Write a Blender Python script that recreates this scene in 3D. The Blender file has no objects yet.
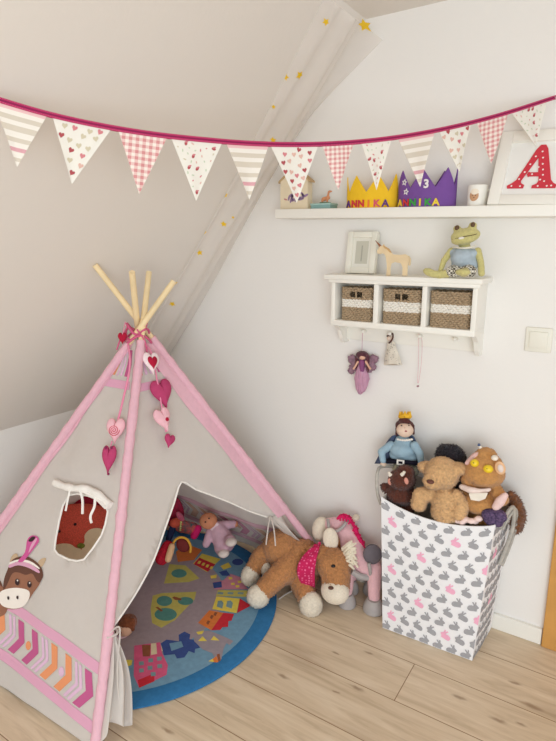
import bpy, bmesh, math, random
from mathutils import Vector as V, Matrix, noise
from mathutils.geometry import tessellate_polygon
random.seed(7)
S = bpy.context.scene
COL = S.collection
PI = math.pi

# ------------------------------------------------------------------ camera
CH, BACK = 1.40, 1.98            # camera height, distance of the back wall (m)
PT, TH = math.radians(12.67), math.radians(33.0)
FW = V((-math.sin(TH) * math.cos(PT), math.cos(TH) * math.cos(PT), -math.sin(PT)))
RT = V((math.cos(TH), math.sin(TH), 0))
UP = V((-math.sin(TH) * math.sin(PT), math.cos(TH) * math.sin(PT), math.cos(PT)))
CP = V((0, 0, CH))
cd = bpy.data.cameras.new('camera')
cam = bpy.data.objects.new('camera', cd)
COL.objects.link(cam)
M = Matrix((RT, UP, -FW)).transposed().to_4x4()
M.translation = CP
cam.matrix_world = M
cd.sensor_fit = 'VERTICAL'
cd.sensor_height = 36
cd.lens = 36 * 556 / 741
cd.clip_start = 0.05
S.camera = cam


def ray(x, y): return FW + RT * ((x - 278) / 556) - UP * ((y - 370.5) / 556)
def atY(x, y, Y):
    d = ray(x, y); return CP + d * (Y / d.y)
def atZ(x, y, Z=0.0):
    d = ray(x, y); return CP + d * ((Z - CH) / d.z)
def atD(x, y, D): return CP + ray(x, y) * D
def atP(x, y, p, n):
    d = ray(x, y); return CP + d * ((p - CP).dot(n) / d.dot(n))
def dep(p): return (V(p) - CP).dot(FW)


class Fr:
    """measured frame: crop units of the photo -> metres on an upright plane (Y) or a plane facing the camera (D)"""
    def __init__(s, ox, oy, k, Y=None, D=None):
        s.ox, s.oy, s.k, s.Y, s.D = ox, oy, k, Y, D
        if Y is not None:
            s.n = V((0, -1, 0)); s.rot = Matrix(((1, 0, 0), (0, 0, -1), (0, 1, 0)))  # cols: x, z, -y
            s.u = dep(atY(ox + 30 / k * 3, oy + 30 / k * 3, Y)) / 556 / k
        else:
            s.n = -FW; s.rot = Matrix((RT, UP, -FW)).transposed(); s.u = D / 556 / k
    def __call__(s, cx, cy, d=0.0):
        x, y = s.ox + cx / s.k, s.oy + cy / s.k
        return atY(x, y, s.Y - d) if s.Y is not None else atD(x, y, s.D - d)
    def r(s, *a):
        return tuple(q * s.u for q in a) if len(a) > 1 else a[0] * s.u
    def R(s, deg=0): return s.rot @ Matrix.Rotation(math.radians(deg), 3, 'Z')


# ------------------------------------------------------------------ materials
def lin(c):
    return tuple((q / 255 / 12.92) if q / 255 <= .04045 else ((q / 255 + .055) / 1.055) ** 2.4 for q in c) + (1.0,)

MC = {}
def mat(name, rgb, rough=.8, var=0., vs=30., bump=0., bs=300., sheen=0., trans=0., spec=.25, alpha=1., rgb2=None):
    if name in MC: return MC[name]
    m = bpy.data.materials.new(name); m.use_nodes = True
    nt = m.node_tree; N = nt.nodes; Lk = nt.links
    p = N['Principled BSDF']; out = N['Material Output']
    c = lin(rgb)
    p.inputs['Base Color'].default_value = c
    p.inputs['Roughness'].default_value = rough
    p.inputs['Specular IOR Level'].default_value = spec
    if sheen:
        p.inputs['Sheen Weight'].default_value = sheen; p.inputs['Sheen Roughness'].default_value = .5
    tc = N.new('ShaderNodeTexCoord')
    if var or rgb2:
        nz = N.new('ShaderNodeTexNoise'); nz.inputs['Scale'].default_value = vs; nz.inputs['Detail'].default_value = 4
        Lk.new(tc.outputs['Object'], nz.inputs['Vector'])
        rp = N.new('ShaderNodeValToRGB')
        rp.color_ramp.elements[0].position = .3; rp.color_ramp.elements[1].position = .7
        rp.color_ramp.elements[0].color = lin(rgb2) if rgb2 else tuple(q * (1 - var) for q in c[:3]) + (1,)
        rp.color_ramp.elements[1].color = tuple(min(1, q * (1 + var * .6)) for q in c[:3]) + (1,)
        Lk.new(nz.outputs['Fac'], rp.inputs['Fac']); Lk.new(rp.outputs['Color'], p.inputs['Base Color'])
    if bump:
        nb = N.new('ShaderNodeTexNoise'); nb.inputs['Scale'].default_value = bs; nb.inputs['Detail'].default_value = 3
        Lk.new(tc.outputs['Object'], nb.inputs['Vector'])
        b = N.new('ShaderNodeBump'); b.inputs['Strength'].default_value = bump; b.inputs['Distance'].default_value = .004
        Lk.new(nb.outputs['Fac'], b.inputs['Height']); Lk.new(b.outputs['Normal'], p.inputs['Normal'])
    last = p.outputs[0]
    if trans:
        t = N.new('ShaderNodeBsdfTranslucent'); t.inputs['Color'].default_value = c
        mx = N.new('ShaderNodeMixShader'); mx.inputs[0].default_value = trans
        Lk.new(last, mx.inputs[1]); Lk.new(t.outputs[0], mx.inputs[2]); last = mx.outputs[0]
    if alpha < 1:
        t = N.new('ShaderNodeBsdfTransparent')
        mx = N.new('ShaderNodeMixShader'); mx.inputs[0].default_value = alpha
        Lk.new(t.outputs[0], mx.inputs[1]); Lk.new(last, mx.inputs[2]); last = mx.outputs[0]
    if last != p.outputs[0]: Lk.new(last, out.inputs['Surface'])
    MC[name] = m
    return m

def fur(name, rgb, var=.22): return mat(name, rgb, .95, var=var, vs=140, bump=.7, bs=420, sheen=.25, spec=.05)
def cloth(name, rgb, var=.05, **k): return mat(name, rgb, .92, var=var, vs=60, bump=.15, bs=700, spec=.08, **k)

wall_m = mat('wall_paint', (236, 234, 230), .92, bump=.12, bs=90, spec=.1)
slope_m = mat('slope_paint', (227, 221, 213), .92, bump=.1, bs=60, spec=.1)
white_m = mat('white_lacquer', (238, 236, 228), .45, spec=.35)
cream_m = mat('cream_lacquer', (232, 230, 218), .5, spec=.3)
canvas_m = cloth('white_canvas', (236, 231, 226), var=.02, trans=.42)
pinkc_m = cloth('pink_sleeve_cloth', (236, 190, 204), var=.05, trans=.12)
wood_m = mat('pale_pole_wood', (236, 214, 170), .55, var=.08, vs=14)

KNOTS = [(-0.195, 1.727, 0.018), (-0.132, 1.656, 0.03), (-0.333, 1.568, 0.022), (-0.209, 1.544, 0.024), (-0.148, 1.566, 0.016), (-0.849, 1.338, 0.022), (-0.62, 1.425, 0.024), (-0.653, 1.594, 0.018), (-0.75, 1.53, 0.014), (-1.019, 0.972, 0.02), (-0.67, 1.374, 0.012), (-0.372, 1.855, 0.02), (-0.1, 0.6, 0.03), (-0.75, 0.55, 0.02), (-1.7, 0.45, 0.025), (0.35, 1.2, 0.03)]
def floor_mat():
    m = bpy.data.materials.new('oak_planks'); m.use_nodes = True
    N = m.node_tree.nodes; L = m.node_tree.links; p = N['Principled BSDF']
    tc = N.new('ShaderNodeTexCoord')
    br = N.new('ShaderNodeTexBrick'); br.offset = .37; br.offset_frequency = 2
    br.inputs['Scale'].default_value = 1; br.inputs['Mortar Size'].default_value = .0016
    br.inputs['Mortar Smooth'].default_value = .3; br.inputs['Bias'].default_value = 0
    br.inputs['Brick Width'].default_value = 1.28; br.inputs['Row Height'].default_value = .187
    br.inputs['Color1'].default_value = (0, 0, 0, 1); br.inputs['Color2'].default_value = (1, 1, 1, 1)
    br.inputs['Mortar'].default_value = (.5, .5, .5, 1)
    mp0 = N.new('ShaderNodeMapping'); mp0.inputs['Location'].default_value = (.45, -.000, 0)
    mp0.inputs['Location'].default_value = (.0264, .053, 0)
    L.new(tc.outputs['Object'], mp0.inputs[0]); L.new(mp0.outputs[0], br.inputs['Vector'])
    # per plank offset of the grain
    sx = N.new('ShaderNodeSeparateColor'); L.new(br.outputs['Color'], sx.inputs[0])
    cmb = N.new('ShaderNodeCombineXYZ')
    mu = N.new('ShaderNodeMath'); mu.operation = 'MULTIPLY'; mu.inputs[1].default_value = 13.0
    L.new(sx.outputs[0], mu.inputs[0]); L.new(mu.outputs[0], cmb.inputs[0]); L.new(mu.outputs[0], cmb.inputs[2])
    add = N.new('ShaderNodeVectorMath'); add.operation = 'ADD'
    L.new(tc.outputs['Object'], add.inputs[0]); L.new(cmb.outputs[0], add.inputs[1])
    mp = N.new('ShaderNodeMapping'); mp.inputs['Scale'].default_value = (1.6, 16, 1)
    L.new(add.outputs[0], mp.inputs[0])
    nz = N.new('ShaderNodeTexNoise'); nz.inputs['Scale'].default_value = 2.2; nz.inputs['Detail'].default_value = 6
    nz.inputs['Distortion'].default_value = .8; nz.inputs['Roughness'].default_value = .6
    L.new(mp.outputs[0], nz.inputs['Vector'])
    rp = N.new('ShaderNodeValToRGB')
    e = rp.color_ramp.elements
    e[0].position = .25; e[0].color = lin((190, 170, 143)); e[1].position = .72; e[1].color = lin((228, 212, 188))
    e2 = e.new(.48); e2.color = lin((214, 195, 168))
    L.new(nz.outputs['Fac'], rp.inputs['Fac'])
    # knots
    mk2 = N.new('ShaderNodeMapping'); mk2.inputs['Scale'].default_value = (2.8, 7.5, 1); L.new(add.outputs[0], mk2.inputs[0])
    vo = N.new('ShaderNodeTexVoronoi'); vo.inputs['Scale'].default_value = 1.0; vo.inputs['Randomness'].default_value = 1.0
    nd = N.new('ShaderNodeTexNoise'); nd.inputs['Scale'].default_value = 7; L.new(add.outputs[0], nd.inputs['Vector'])
    mxv = N.new('ShaderNodeVectorMath'); mxv.operation = 'MULTIPLY_ADD'
    mxv.inputs[1].default_value = (.35, .35, 0); L.new(nd.outputs['Color'], mxv.inputs[0]); L.new(mk2.outputs[0], mxv.inputs[2])
    L.new(mxv.outputs[0], vo.inputs['Vector'])
    kr = N.new('ShaderNodeValToRGB'); k = kr.color_ramp.elements
    k[0].position = .02; k[0].color = (1, 1, 1, 1); k[1].position = .36; k[1].color = (0, 0, 0, 1)
    L.new(vo.outputs['Distance'], kr.inputs[0])
    mx = N.new('ShaderNodeMix'); mx.data_type = 'RGBA'
    kf = N.new('ShaderNodeMath'); kf.operation = 'MULTIPLY'; kf.inputs[1].default_value = .35
    L.new(kr.outputs[0], kf.inputs[0]); L.new(kf.outputs[0], mx.inputs[0])
    L.new(rp.outputs[0], mx.inputs[6]); mx.inputs[7].default_value = lin((126, 98, 72))
    # single knots
    last = mx.outputs[2]
    wob = N.new('ShaderNodeVectorMath'); wob.operation = 'MULTIPLY_ADD'; wob.inputs[1].default_value = (.02, .012, 0)
    nw = N.new('ShaderNodeTexNoise'); nw.inputs['Scale'].default_value = 40; L.new(tc.outputs['Object'], nw.inputs['Vector'])
    L.new(nw.outputs['Color'], wob.inputs[0]); L.new(tc.outputs['Object'], wob.inputs[2])
    for kx, ky, kr_ in KNOTS:
        sb = N.new('ShaderNodeVectorMath'); sb.operation = 'SUBTRACT'; sb.inputs[1].default_value = (kx + .01, ky + .006, 0); L.new(wob.outputs[0], sb.inputs[0])
        ms = N.new('ShaderNodeVectorMath'); ms.operation = 'MULTIPLY'; ms.inputs[1].default_value = (.8, 2.6, 0); L.new(sb.outputs[0], ms.inputs[0])
        ln = N.new('ShaderNodeVectorMath'); ln.operation = 'LENGTH'; L.new(ms.outputs[0], ln.inputs[0])
        mr = N.new('ShaderNodeMapRange'); mr.interpolation_type = 'SMOOTHSTEP'
        mr.inputs['From Min'].default_value = kr_ * .15; mr.inputs['From Max'].default_value = kr_ * 1.25; mr.inputs['To Min'].default_value = .7; mr.inputs['To Max'].default_value = 0
        L.new(ln.outputs['Value'], mr.inputs['Value'])
        mk_ = N.new('ShaderNodeMix'); mk_.data_type = 'RGBA'; L.new(mr.outputs[0], mk_.inputs[0]); L.new(last, mk_.inputs[6]); mk_.inputs[7].default_value = lin((138, 112, 88))
        last = mk_.outputs[2]
    # plank tone
    tone = N.new('ShaderNodeMix'); tone.data_type = 'RGBA'; tone.blend_type = 'MULTIPLY'; tone.inputs[0].default_value = .5
    tr = N.new('ShaderNodeValToRGB'); t = tr.color_ramp.elements
    t[0].color = (.86, .84, .82, 1); t[1].color = (1, 1, 1, 1)
    L.new(sx.outputs[0], tr.inputs[0]); L.new(last, tone.inputs[6]); L.new(tr.outputs[0], tone.inputs[7])
    seam = N.new('ShaderNodeMix'); seam.data_type = 'RGBA'
    L.new(br.outputs['Fac'], seam.inputs[0]); L.new(tone.outputs[2], seam.inputs[6]); seam.inputs[7].default_value = lin((138, 108, 80))
    L.new(seam.outputs[2], p.inputs['Base Color'])
    p.inputs['Roughness'].default_value = .5; p.inputs['Specular IOR Level'].default_value = .3
    return m


# ------------------------------------------------------------------ object helpers
ROOT = {}
def thing(name, label, cat, loc=(0, 0, 0), group=None):
    o = bpy.data.objects.new(name, None); COL.objects.link(o)
    o.empty_display_size = .05
    o.location = loc; ROOT[o] = V(loc)
    o['label'] = label; o['category'] = cat
    if group: o['group'] = group
    return o
def tag(o, label, cat, group=None):
    o['label'] = label; o['category'] = cat
    if group: o['group'] = group
    return o

def root_of(o):
    off = V((0, 0, 0))
    while o is not None:
        off += ROOT.get(o, V((0, 0, 0))); o = o.parent
    return off

def mk(name, b, mats, parent=None, smooth=True, loc=None, ang=40):
    """links a bmesh given in world coordinates as one object (under parent, or with its origin at loc)"""
    if isinstance(b, B): b = b.b
    if not isinstance(mats, (list, tuple)): mats = [mats]
    if loc is not None: off = V(loc)
    elif parent is not None: off = root_of(parent)
    else: off = V((0, 0, 0))
    if off.length: bmesh.ops.translate(b, vec=-off, verts=b.verts)
    me = bpy.data.meshes.new(name); b.normal_update(); b.to_mesh(me); b.free()
    for m in mats: me.materials.append(m)
    if smooth:
        for p in me.polygons: p.use_smooth = True
        try: me.set_sharp_from_angle(angle=math.radians(ang))
        except Exception: pass
    o = bpy.data.objects.new(name, me); COL.objects.link(o)
    if loc is not None: o.location = loc; ROOT[o] = V(loc)
    if parent is not None: o.parent = parent
    return o
def struct(name, b, m, **k):
    o = mk(name, b, m, smooth=False, **k); o['kind'] = 'structure'; return o

def decal_tris(poly, L, holes=()):
    t = bmesh.new()
    loops = [[V((p[0], p[1], 0)) for p in poly]] + [[V((p[0], p[1], 0)) for p in h] for h in holes]
    flat = [p for l in loops for p in l]
    vs = [t.verts.new(p) for p in flat]
    for tri in tessellate_polygon(loops):
        try: t.faces.new([vs[i] for i in tri])
        except ValueError: pass
    bmesh.ops.recalc_face_normals(t, faces=t.faces)
    for f in t.faces:
        if f.normal.z < 0: f.normal_flip()
    if L:
        for _ in range(7):
            es = [e for e in t.edges if e.calc_length() > L]
            if not es: break
            bmesh.ops.subdivide_edges(t, edges=es, cuts=1)
            bmesh.ops.triangulate(t, faces=t.faces)
    return t


class B:
    def __init__(s): s.b = bmesh.new(); s.mi = 0
    def _add(s, fn):
        n = len(s.b.faces); r = fn(); s.b.faces.ensure_lookup_table()
        for f in s.b.faces[n:]: f.material_index = s.mi
        return r
    def ell(s, c, r, rot=None, sub=3):
        if not isinstance(r, (tuple, list)): r = (r, r, r)
        m = Matrix.Translation(V(c)) @ (rot.to_4x4() if rot else Matrix.Identity(4)) @ Matrix.Diagonal(V(r)).to_4x4()
        s._add(lambda: bmesh.ops.create_icosphere(s.b, subdivisions=sub, radius=1, matrix=m)); return s
    def limb(s, pts, rads, sub=2):
        pts = [V(p) for p in pts]
        for i in range(len(pts) - 1):
            a, c = pts[i], pts[i + 1]; ra, rc = rads[i], rads[i + 1]
            n = max(2, int((c - a).length / (.35 * min(ra, rc))) + 1)
            for k in range(n + 1):
                t = k / n; s.ell(a.lerp(c, t), ra + (rc - ra) * t, sub=sub)
        return s
    def tube(s, pts, r, n=8, cap=True, flat=None):
        pts = [V(p) for p in pts]; b = s.b; rings = []; fn = len(b.faces)
        rr = r if isinstance(r, (list, tuple)) else [r] * len(pts)
        up = None
        for i, p in enumerate(pts):
            d = (pts[min(i + 1, len(pts) - 1)] - pts[max(i - 1, 0)])
            if d.length < 1e-9: d = V((0, 0, 1))
            d.normalize()
            if up is None:
                up = V((0, 0, 1)) if abs(d.z) < .9 else V((1, 0, 0))
            x = d.cross(up); x.normalize(); y = x.cross(d); up = y
            ring = []
            for k in range(n):
                a = 2 * PI * k / n
                fx, fy = (rr[i], rr[i]) if flat is None else (rr[i], rr[i] * flat)
                ring.append(b.verts.new(p + x * math.cos(a) * fx + y * math.sin(a) * fy))
            rings.append(ring)
        for i in range(len(rings) - 1):
            for k in range(n):
                b.faces.new((rings[i][k], rings[i][(k + 1) % n], rings[i + 1][(k + 1) % n], rings[i + 1][k]))
        if cap:
            b.faces.new(list(reversed(rings[0]))); b.faces.new(rings[-1])
        b.faces.ensure_lookup_table()
        for f in b.faces[fn:]: f.material_index = s.mi
        return s
    def box(s, lo, hi, bev=0., rot=None, piv=None):
        t = bmesh.new(); lo, hi = V(lo), V(hi); c = (lo + hi) / 2; d = hi - lo
        bmesh.ops.create_cube(t, size=1, matrix=Matrix.Translation(c) @ Matrix.Diagonal(d).to_4x4())
        if bev: bmesh.ops.bevel(t, geom=t.edges[:], offset=bev, segments=2, affect='EDGES', profile=.5)
        if rot is not None:
            bmesh.ops.rotate(t, verts=t.verts, cent=V(piv) if piv is not None else c, matrix=rot)
        return s.join(t)
    def join(s, t):
        vm = {v: s.b.verts.new(v.co) for v in t.verts}
        for f in t.faces:
            try: g = s.b.faces.new([vm[v] for v in f.verts]); g.material_index = s.mi
            except ValueError: pass
        t.free(); return s
    def prism(s, poly, fn, th, L=0, holes=()):
        """polygon in 2D given thickness th: fn(x, y, d) -> world"""
        t = decal_tris(poly, L, holes)
        ed = [e for e in t.edges if len(e.link_faces) == 1]
        f0 = {v: s.b.verts.new(fn(v.co.x, v.co.y, th)) for v in t.verts}
        f1 = {v: s.b.verts.new(fn(v.co.x, v.co.y, 0)) for v in t.verts}
        for f in t.faces:
            for mp_, q in ((f0, 0), (f1, 1)):
                l = [mp_[v] for v in f.verts]
                g = s.b.faces.new(l[::-1] if q else l); g.material_index = s.mi
        for e in ed:
            a, c = e.verts
            g = s.b.faces.new((f0[a], f0[c], f1[c], f1[a])); g.material_index = s.mi
        t.free(); bmesh.ops.recalc_face_normals(s.b, faces=s.b.faces); return s
    def decal(s, poly, fn, L=.05, holes=()):
        t = decal_tris(poly, L, holes)
        vm = {v: s.b.verts.new(fn(v.co.x, v.co.y)) for v in t.verts}
        for f in t.faces:
            try: g = s.b.faces.new([vm[v] for v in f.verts])
            except ValueError: continue
            g.material_index = s.mi
        t.free(); return s
    def m(s, i): s.mi = i; return s
    def fuse(s, voxel=.006, smooth=5, fz=0., ff=60., hair=0., share=.6):
        """melts overlapping lumps into one continuous skin"""
        me = bpy.data.meshes.new('tmp'); s.b.to_mesh(me); s.b.free()
        o = bpy.data.objects.new('tmp', me); COL.objects.link(o)
        md = o.modifiers.new('r', 'REMESH'); md.mode = 'VOXEL'; md.voxel_size = voxel
        if smooth:
            sm = o.modifiers.new('s', 'SMOOTH'); sm.iterations = smooth; sm.factor = .5
        dg = bpy.context.evaluated_depsgraph_get(); dg.update()
        ev = o.evaluated_get(dg); m2 = ev.to_mesh()
        s.b = bmesh.new(); s.b.from_mesh(m2); ev.to_mesh_clear()
        bpy.data.objects.remove(o); bpy.data.meshes.remove(me)
        if fz:
            s.b.normal_update()
            for v in s.b.verts:
                v.co += v.normal * fz * (noise.noise(v.co * ff) + .6 * noise.noise(v.co * ff * 2.3))
        if hair:                       # short pile: faces drawn out into little tufts
            rr = random.Random(11)
            fs = [f for f in s.b.faces if rr.random() < share]
            s.b.normal_update(); nor = {}
            res = bmesh.ops.poke(s.b, faces=fs)
            s.b.normal_update()
            for v in res['verts']:
                n_ = v.normal.copy()
                v.co += (n_ + V((rr.uniform(-.5, .5), rr.uniform(-.5, .5), rr.uniform(-.9, .1)))) * hair * rr.uniform(.5, 1.2)
        return s


def ellipse(cx, cy, rx, ry, n=20, rot=0.):
    c, s_ = math.cos(rot), math.sin(rot)
    return [(cx + rx * math.cos(a) * c - ry * math.sin(a) * s_, cy + rx * math.cos(a) * s_ + ry * math.sin(a) * c)
            for a in (2 * PI * i / n for i in range(n))]
def heart2(n=36):
    pts = []
    for i in range(n):
        t = 2 * PI * i / n
        x = 16 * math.sin(t) ** 3; y = 13 * math.cos(t) - 5 * math.cos(2 * t) - 2 * math.cos(3 * t) - math.cos(4 * t)
        pts.append((x / 16, (y + 2.5) / 14.5))
    return pts
def star2(cx, cy, r, rot=0., k=.45):
    return [(cx + (r if i % 2 == 0 else r * k) * math.sin(rot + PI * i / 5), cy + (r if i % 2 == 0 else r * k) * math.cos(rot + PI * i / 5)) for i in range(10)]
def letters(ch, size, ext):
    cu = bpy.data.curves.new('t', 'FONT'); cu.body = ch; cu.size = size; cu.extrude = ext; cu.align_x = 'CENTER'; cu.offset = size * .035
    o = bpy.data.objects.new('t', cu); COL.objects.link(o)
    dg = bpy.context.evaluated_depsgraph_get(); dg.update()
    ev = o.evaluated_get(dg); me = ev.to_mesh(); t = bmesh.new(); t.from_mesh(me); ev.to_mesh_clear()
    bpy.data.objects.remove(o); bpy.data.curves.remove(cu)
    return t
def smoothpts(pts, n=6):
    out = []; P = [V(p) for p in pts]
    for i in range(len(P) - 1):
        p0, p1, p2, p3 = P[max(i - 1, 0)], P[i], P[i + 1], P[min(i + 2, len(P) - 1)]
        for k in range(n):
            t = k / n
            out.append(.5 * ((2 * p1) + (p2 - p0) * t + (2 * p0 - 5 * p1 + 4 * p2 - p3) * t * t + (3 * p1 - p0 - 3 * p2 + p3) * t ** 3))
    out.append(P[-1]); return out

#@@STRUCT
# ------------------------------------------------------------------ the room
KX, KZ = -2.12, .665               # knee wall and the crease where the roof slope starts
CX_, CZ = -.92, 2.17               # where the slope meets the flat ceiling
fm = floor_mat()
struct('floor', B().box((-2.4, -2.6, -.06), (1.3, 2.2, 0)), fm)
struct('wall_back', B().box((-2.4, BACK, 0), (1.3, BACK + .12, 2.4)), wall_m)
struct('wall_left', B().box((KX - .1, -2.6, 0), (KX, BACK, KZ)), wall_m)
sn = V((CZ - KZ, 0, -(CX_ - KX))).normalized()       # into the room
b = bmesh.new()
q = [V((KX, 0, KZ)), V((CX_, 0, CZ)), V((CX_, 0, CZ)) - sn * .12, V((KX, 0, KZ)) - sn * .12]
r0 = [b.verts.new((p.x, -2.6, p.z)) for p in q]; r1 = [b.verts.new((p.x, BACK, p.z)) for p in q]
for i in range(4): b.faces.new((r0[i], r0[(i + 1) % 4], r1[(i + 1) % 4], r1[i]))
b.faces.new(r0[::-1]); b.faces.new(r1)
bmesh.ops.recalc_face_normals(b, faces=b.faces)
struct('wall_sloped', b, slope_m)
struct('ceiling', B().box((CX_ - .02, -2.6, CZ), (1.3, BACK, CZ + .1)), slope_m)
struct('baseboard_back', B().box((KX, BACK - .014, 0), (-.153, BACK, .062), .002), white_m)
struct('baseboard_left', B().box((KX, -2.6, 0), (KX + .014, BACK - .014, .062), .002), white_m)
doorwood = mat('honey_door_wood', (205, 152, 84), .5, var=.12, vs=9)
d = B().box((-.15, BACK - .022, 0), (-.07, BACK, 2.02), .003)
d.box((-.075, BACK - .012, 0), (.75, BACK, 1.98), .002)
d.box((-.15, BACK - .022, 1.98), (.8, BACK, 2.06), .003)
d.box((.74, BACK - .022, 0), (.82, BACK, 2.02), .003)
struct('door_1', d, doorwood)

# ------------------------------------------------------------------ light switch
t = thing('light_switch', 'white square light switch on the wall right of the cubby shelf', 'light switch', (-.264, BACK, 1.098))
mk('cover_plate', B().box((-.3045, BACK - .009, 1.0575), (-.2235, BACK + .0, 1.1385), .004), cream_m, t)
mk('rocker', B().box((-.2915, BACK - .0135, 1.0705), (-.2365, BACK - .007, 1.1255), .002,
                     rot=Matrix.Rotation(math.radians(3.0), 3, 'X')), cream_m, t)

# ------------------------------------------------------------------ long wall shelf
def shz(x): return 1.536 - .0185 * (x + 1.222)       # the board hangs a little out of level
sl = B()
b = sl.b
for zz in (0, 1):
    for x, y in ((-1.222, 1.86), (-.115, 1.86), (-.115, BACK), (-1.222, BACK)):
        b.verts.new((x, y, shz(x) - (0 if zz else .034)))
b.verts.ensure_lookup_table(); v = b.verts
for f in ((3, 2, 1, 0), (4, 5, 6, 7), (0, 1, 5, 4), (1, 2, 6, 5), (2, 3, 7, 6), (3, 0, 4, 7)): b.faces.new([v[i] for i in f])
bmesh.ops.bevel(b, geom=b.edges[:], offset=.002, segments=2, affect='EDGES', profile=.5)
o = mk('wall_shelf', sl, white_m, loc=(-1.0, BACK, 1.51)); tag(o, 'long white floating shelf board high on the back wall', 'shelf')

# ------------------------------------------------------------------ cubby wall shelf
cx0, cx1, cyf = -.966, -.439, 1.85
t = thing('cubby_shelf', 'white wall shelf with three cubbies and a row of pegs', 'shelf', (-.69, BACK, 1.1))
mk('top_board', B().box((-.990, 1.836, 1.279), (-.424, BACK, 1.2965), .003), white_m, t)
mk('bottom_board', B().box((cx0, cyf, 1.108), (cx1, BACK, 1.129), .002), white_m, t)
for x0, x1 in ((cx0, cx0 + .016), (-.797, -.779), (-.621, -.604), (cx1 - .016, cx1)):
    mk('side_panel' if x0 in (cx0, cx1 - .016) else 'divider', B().box((x0, cyf + .001, 1.124), (x1, BACK, 1.281), .0015), white_m, t)
mk('back_panel', B().box((cx0 + .01, BACK - .008, 1.12), (cx1 - .01, BACK, 1.285)), white_m, t)
mk('crown_moulding', B().box((cx0 - .008, cyf - .008, 1.266), (cx1 + .008, cyf + .01, 1.281), .004), white_m, t)
mk('peg_rail', B().box((cx0 + .01, BACK - .016, 1.040), (cx1 - .01, BACK, 1.116), .002), white_m, t)
for x in (cx0, cx1 - .016):
    br = B(); prof = [(BACK, 1.03), (BACK - .04, 1.03), (BACK - .055, 1.05), (BACK - .07, 1.082), (BACK - .11, 1.109), (BACK, 1.109)]
    br.prism(prof, lambda a, c, d_, x=x: V((x + d_, a, c)), .016)
    mk('bracket', br, white_m, t, smooth=False)
for x in (-.873, -.765, -.652, -.525):
    p = B().tube([(x, BACK - .014, 1.079), (x, BACK - .036, 1.081), (x, BACK - .04, 1.081)], [.005, .005, .005], 12)
    p.ell((x, BACK - .042, 1.081), (.007, .006, .007))
    mk('peg', p, white_m, t)

wick_m = mat('seagrass_wicker', (172, 150, 122), .85, var=.3, vs=160, bump=.3, bs=500)
wickw_m = mat('white_woven_cord', (235, 231, 222), .85, var=.08, vs=200, bump=.3, bs=500)
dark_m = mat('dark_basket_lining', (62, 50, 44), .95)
def rrect(w, d, r, n=150):
    """points of a rounded rectangle, starting in the middle of the front"""
    seg = []; L = 2 * (w - 2 * r) + 2 * (d - 2 * r) + 2 * PI * r
    pts = []
    def put(x, y): pts.append((x, y))
    m_ = n // 4
    cs = [(w / 2 - r, -d / 2 + r, -PI / 2), (w / 2 - r, d / 2 - r, 0), (-w / 2 + r, d / 2 - r, PI / 2), (-w / 2 + r, -d / 2 + r, PI)]
    put(0, -d / 2)
    step = L / n
    prev = (0, -d / 2)
    poly = [(0, -d / 2)]
    for x, y, a0 in cs:
        for k in range(7):
            a = a0 + PI / 2 * k / 6; poly.append((x + r * math.cos(a), y + r * math.sin(a)))
    poly.append((0, -d / 2))
    out = []; acc = 0
    for i in range(len(poly) - 1):
        a, c = V(poly[i]), V(poly[i + 1]); l = (c - a).length
        while acc <= l:
            out.append(a + (c - a) * (acc / l if l else 0)); acc += step
        acc -= l
    return out
def basket(xc, w, label, hole, band):
    z0, H, dp, yc = 1.1292, .121, .106, 1.861 + .053
    t = thing('wicker_basket', label, 'basket', (xc, yc, z0), 'wicker baskets in the cubby shelf')
    rows = 17; st = H / rows
    bod, bnd = B(), B()
    for k in range(rows):
        z = z0 + st * (k + .5); g = 1 + .03 * k / rows
        P = rrect(w * g - .012, dp - .012, .018)
        n = len(P); pts = []
        for i, p in enumerate(P):
            nrm = V((p.x / (w / 2), p.y / (dp / 2))); nrm.normalize()
            off = .0022 * math.sin(i * PI / 2.6 + (PI if k % 2 else 0))
            q_ = p + nrm * off
            pts.append(V((xc + q_.x, yc + q_.y, z + .0012 * math.sin(i * .9 + k * 2))))
        tgt = bnd if band[0] <= k < band[1] else bod
        if hole and 12 <= k <= 14:
            h = .024
            keep = [p for p in pts if not (p.y < yc - dp / 2 + .02 and abs(p.x - xc) < h)]
            i0 = next(i for i, p in enumerate(keep) if p.x - xc >= h - .001)
            tgt.tube(keep[i0:] if i0 == 0 else keep, st * .62, 6)
        else:
            tgt.tube(pts + [pts[0]], st * .62, 6, cap=False)
    if hole:
        bod.tube([(xc + .001, yc - dp / 2 + .005, z0 + st * 11.5), (xc - .001, yc - dp / 2 + .005, z0 + st * 15.5)], .003, 6)
    mk('woven_body', bod, wick_m, t); mk('woven_band', bnd, wickw_m, t)
    mk('lining', B().box((xc - w / 2 + .012, yc - dp / 2 + .014, z0 + .001), (xc + w / 2 - .012, yc + dp / 2 - .014, z0 + .07), .004), dark_m, t)
basket(-.872, .126, 'wicker basket in the left cubby, with handle slot and white woven band', True, (7, 11))
basket(-.700, .142, 'wicker basket in the middle cubby, with handle slot and white woven band', True, (6, 11))
basket(-.530, .138, 'wicker basket in the right cubby below the frog', False, (7, 11))

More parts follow.
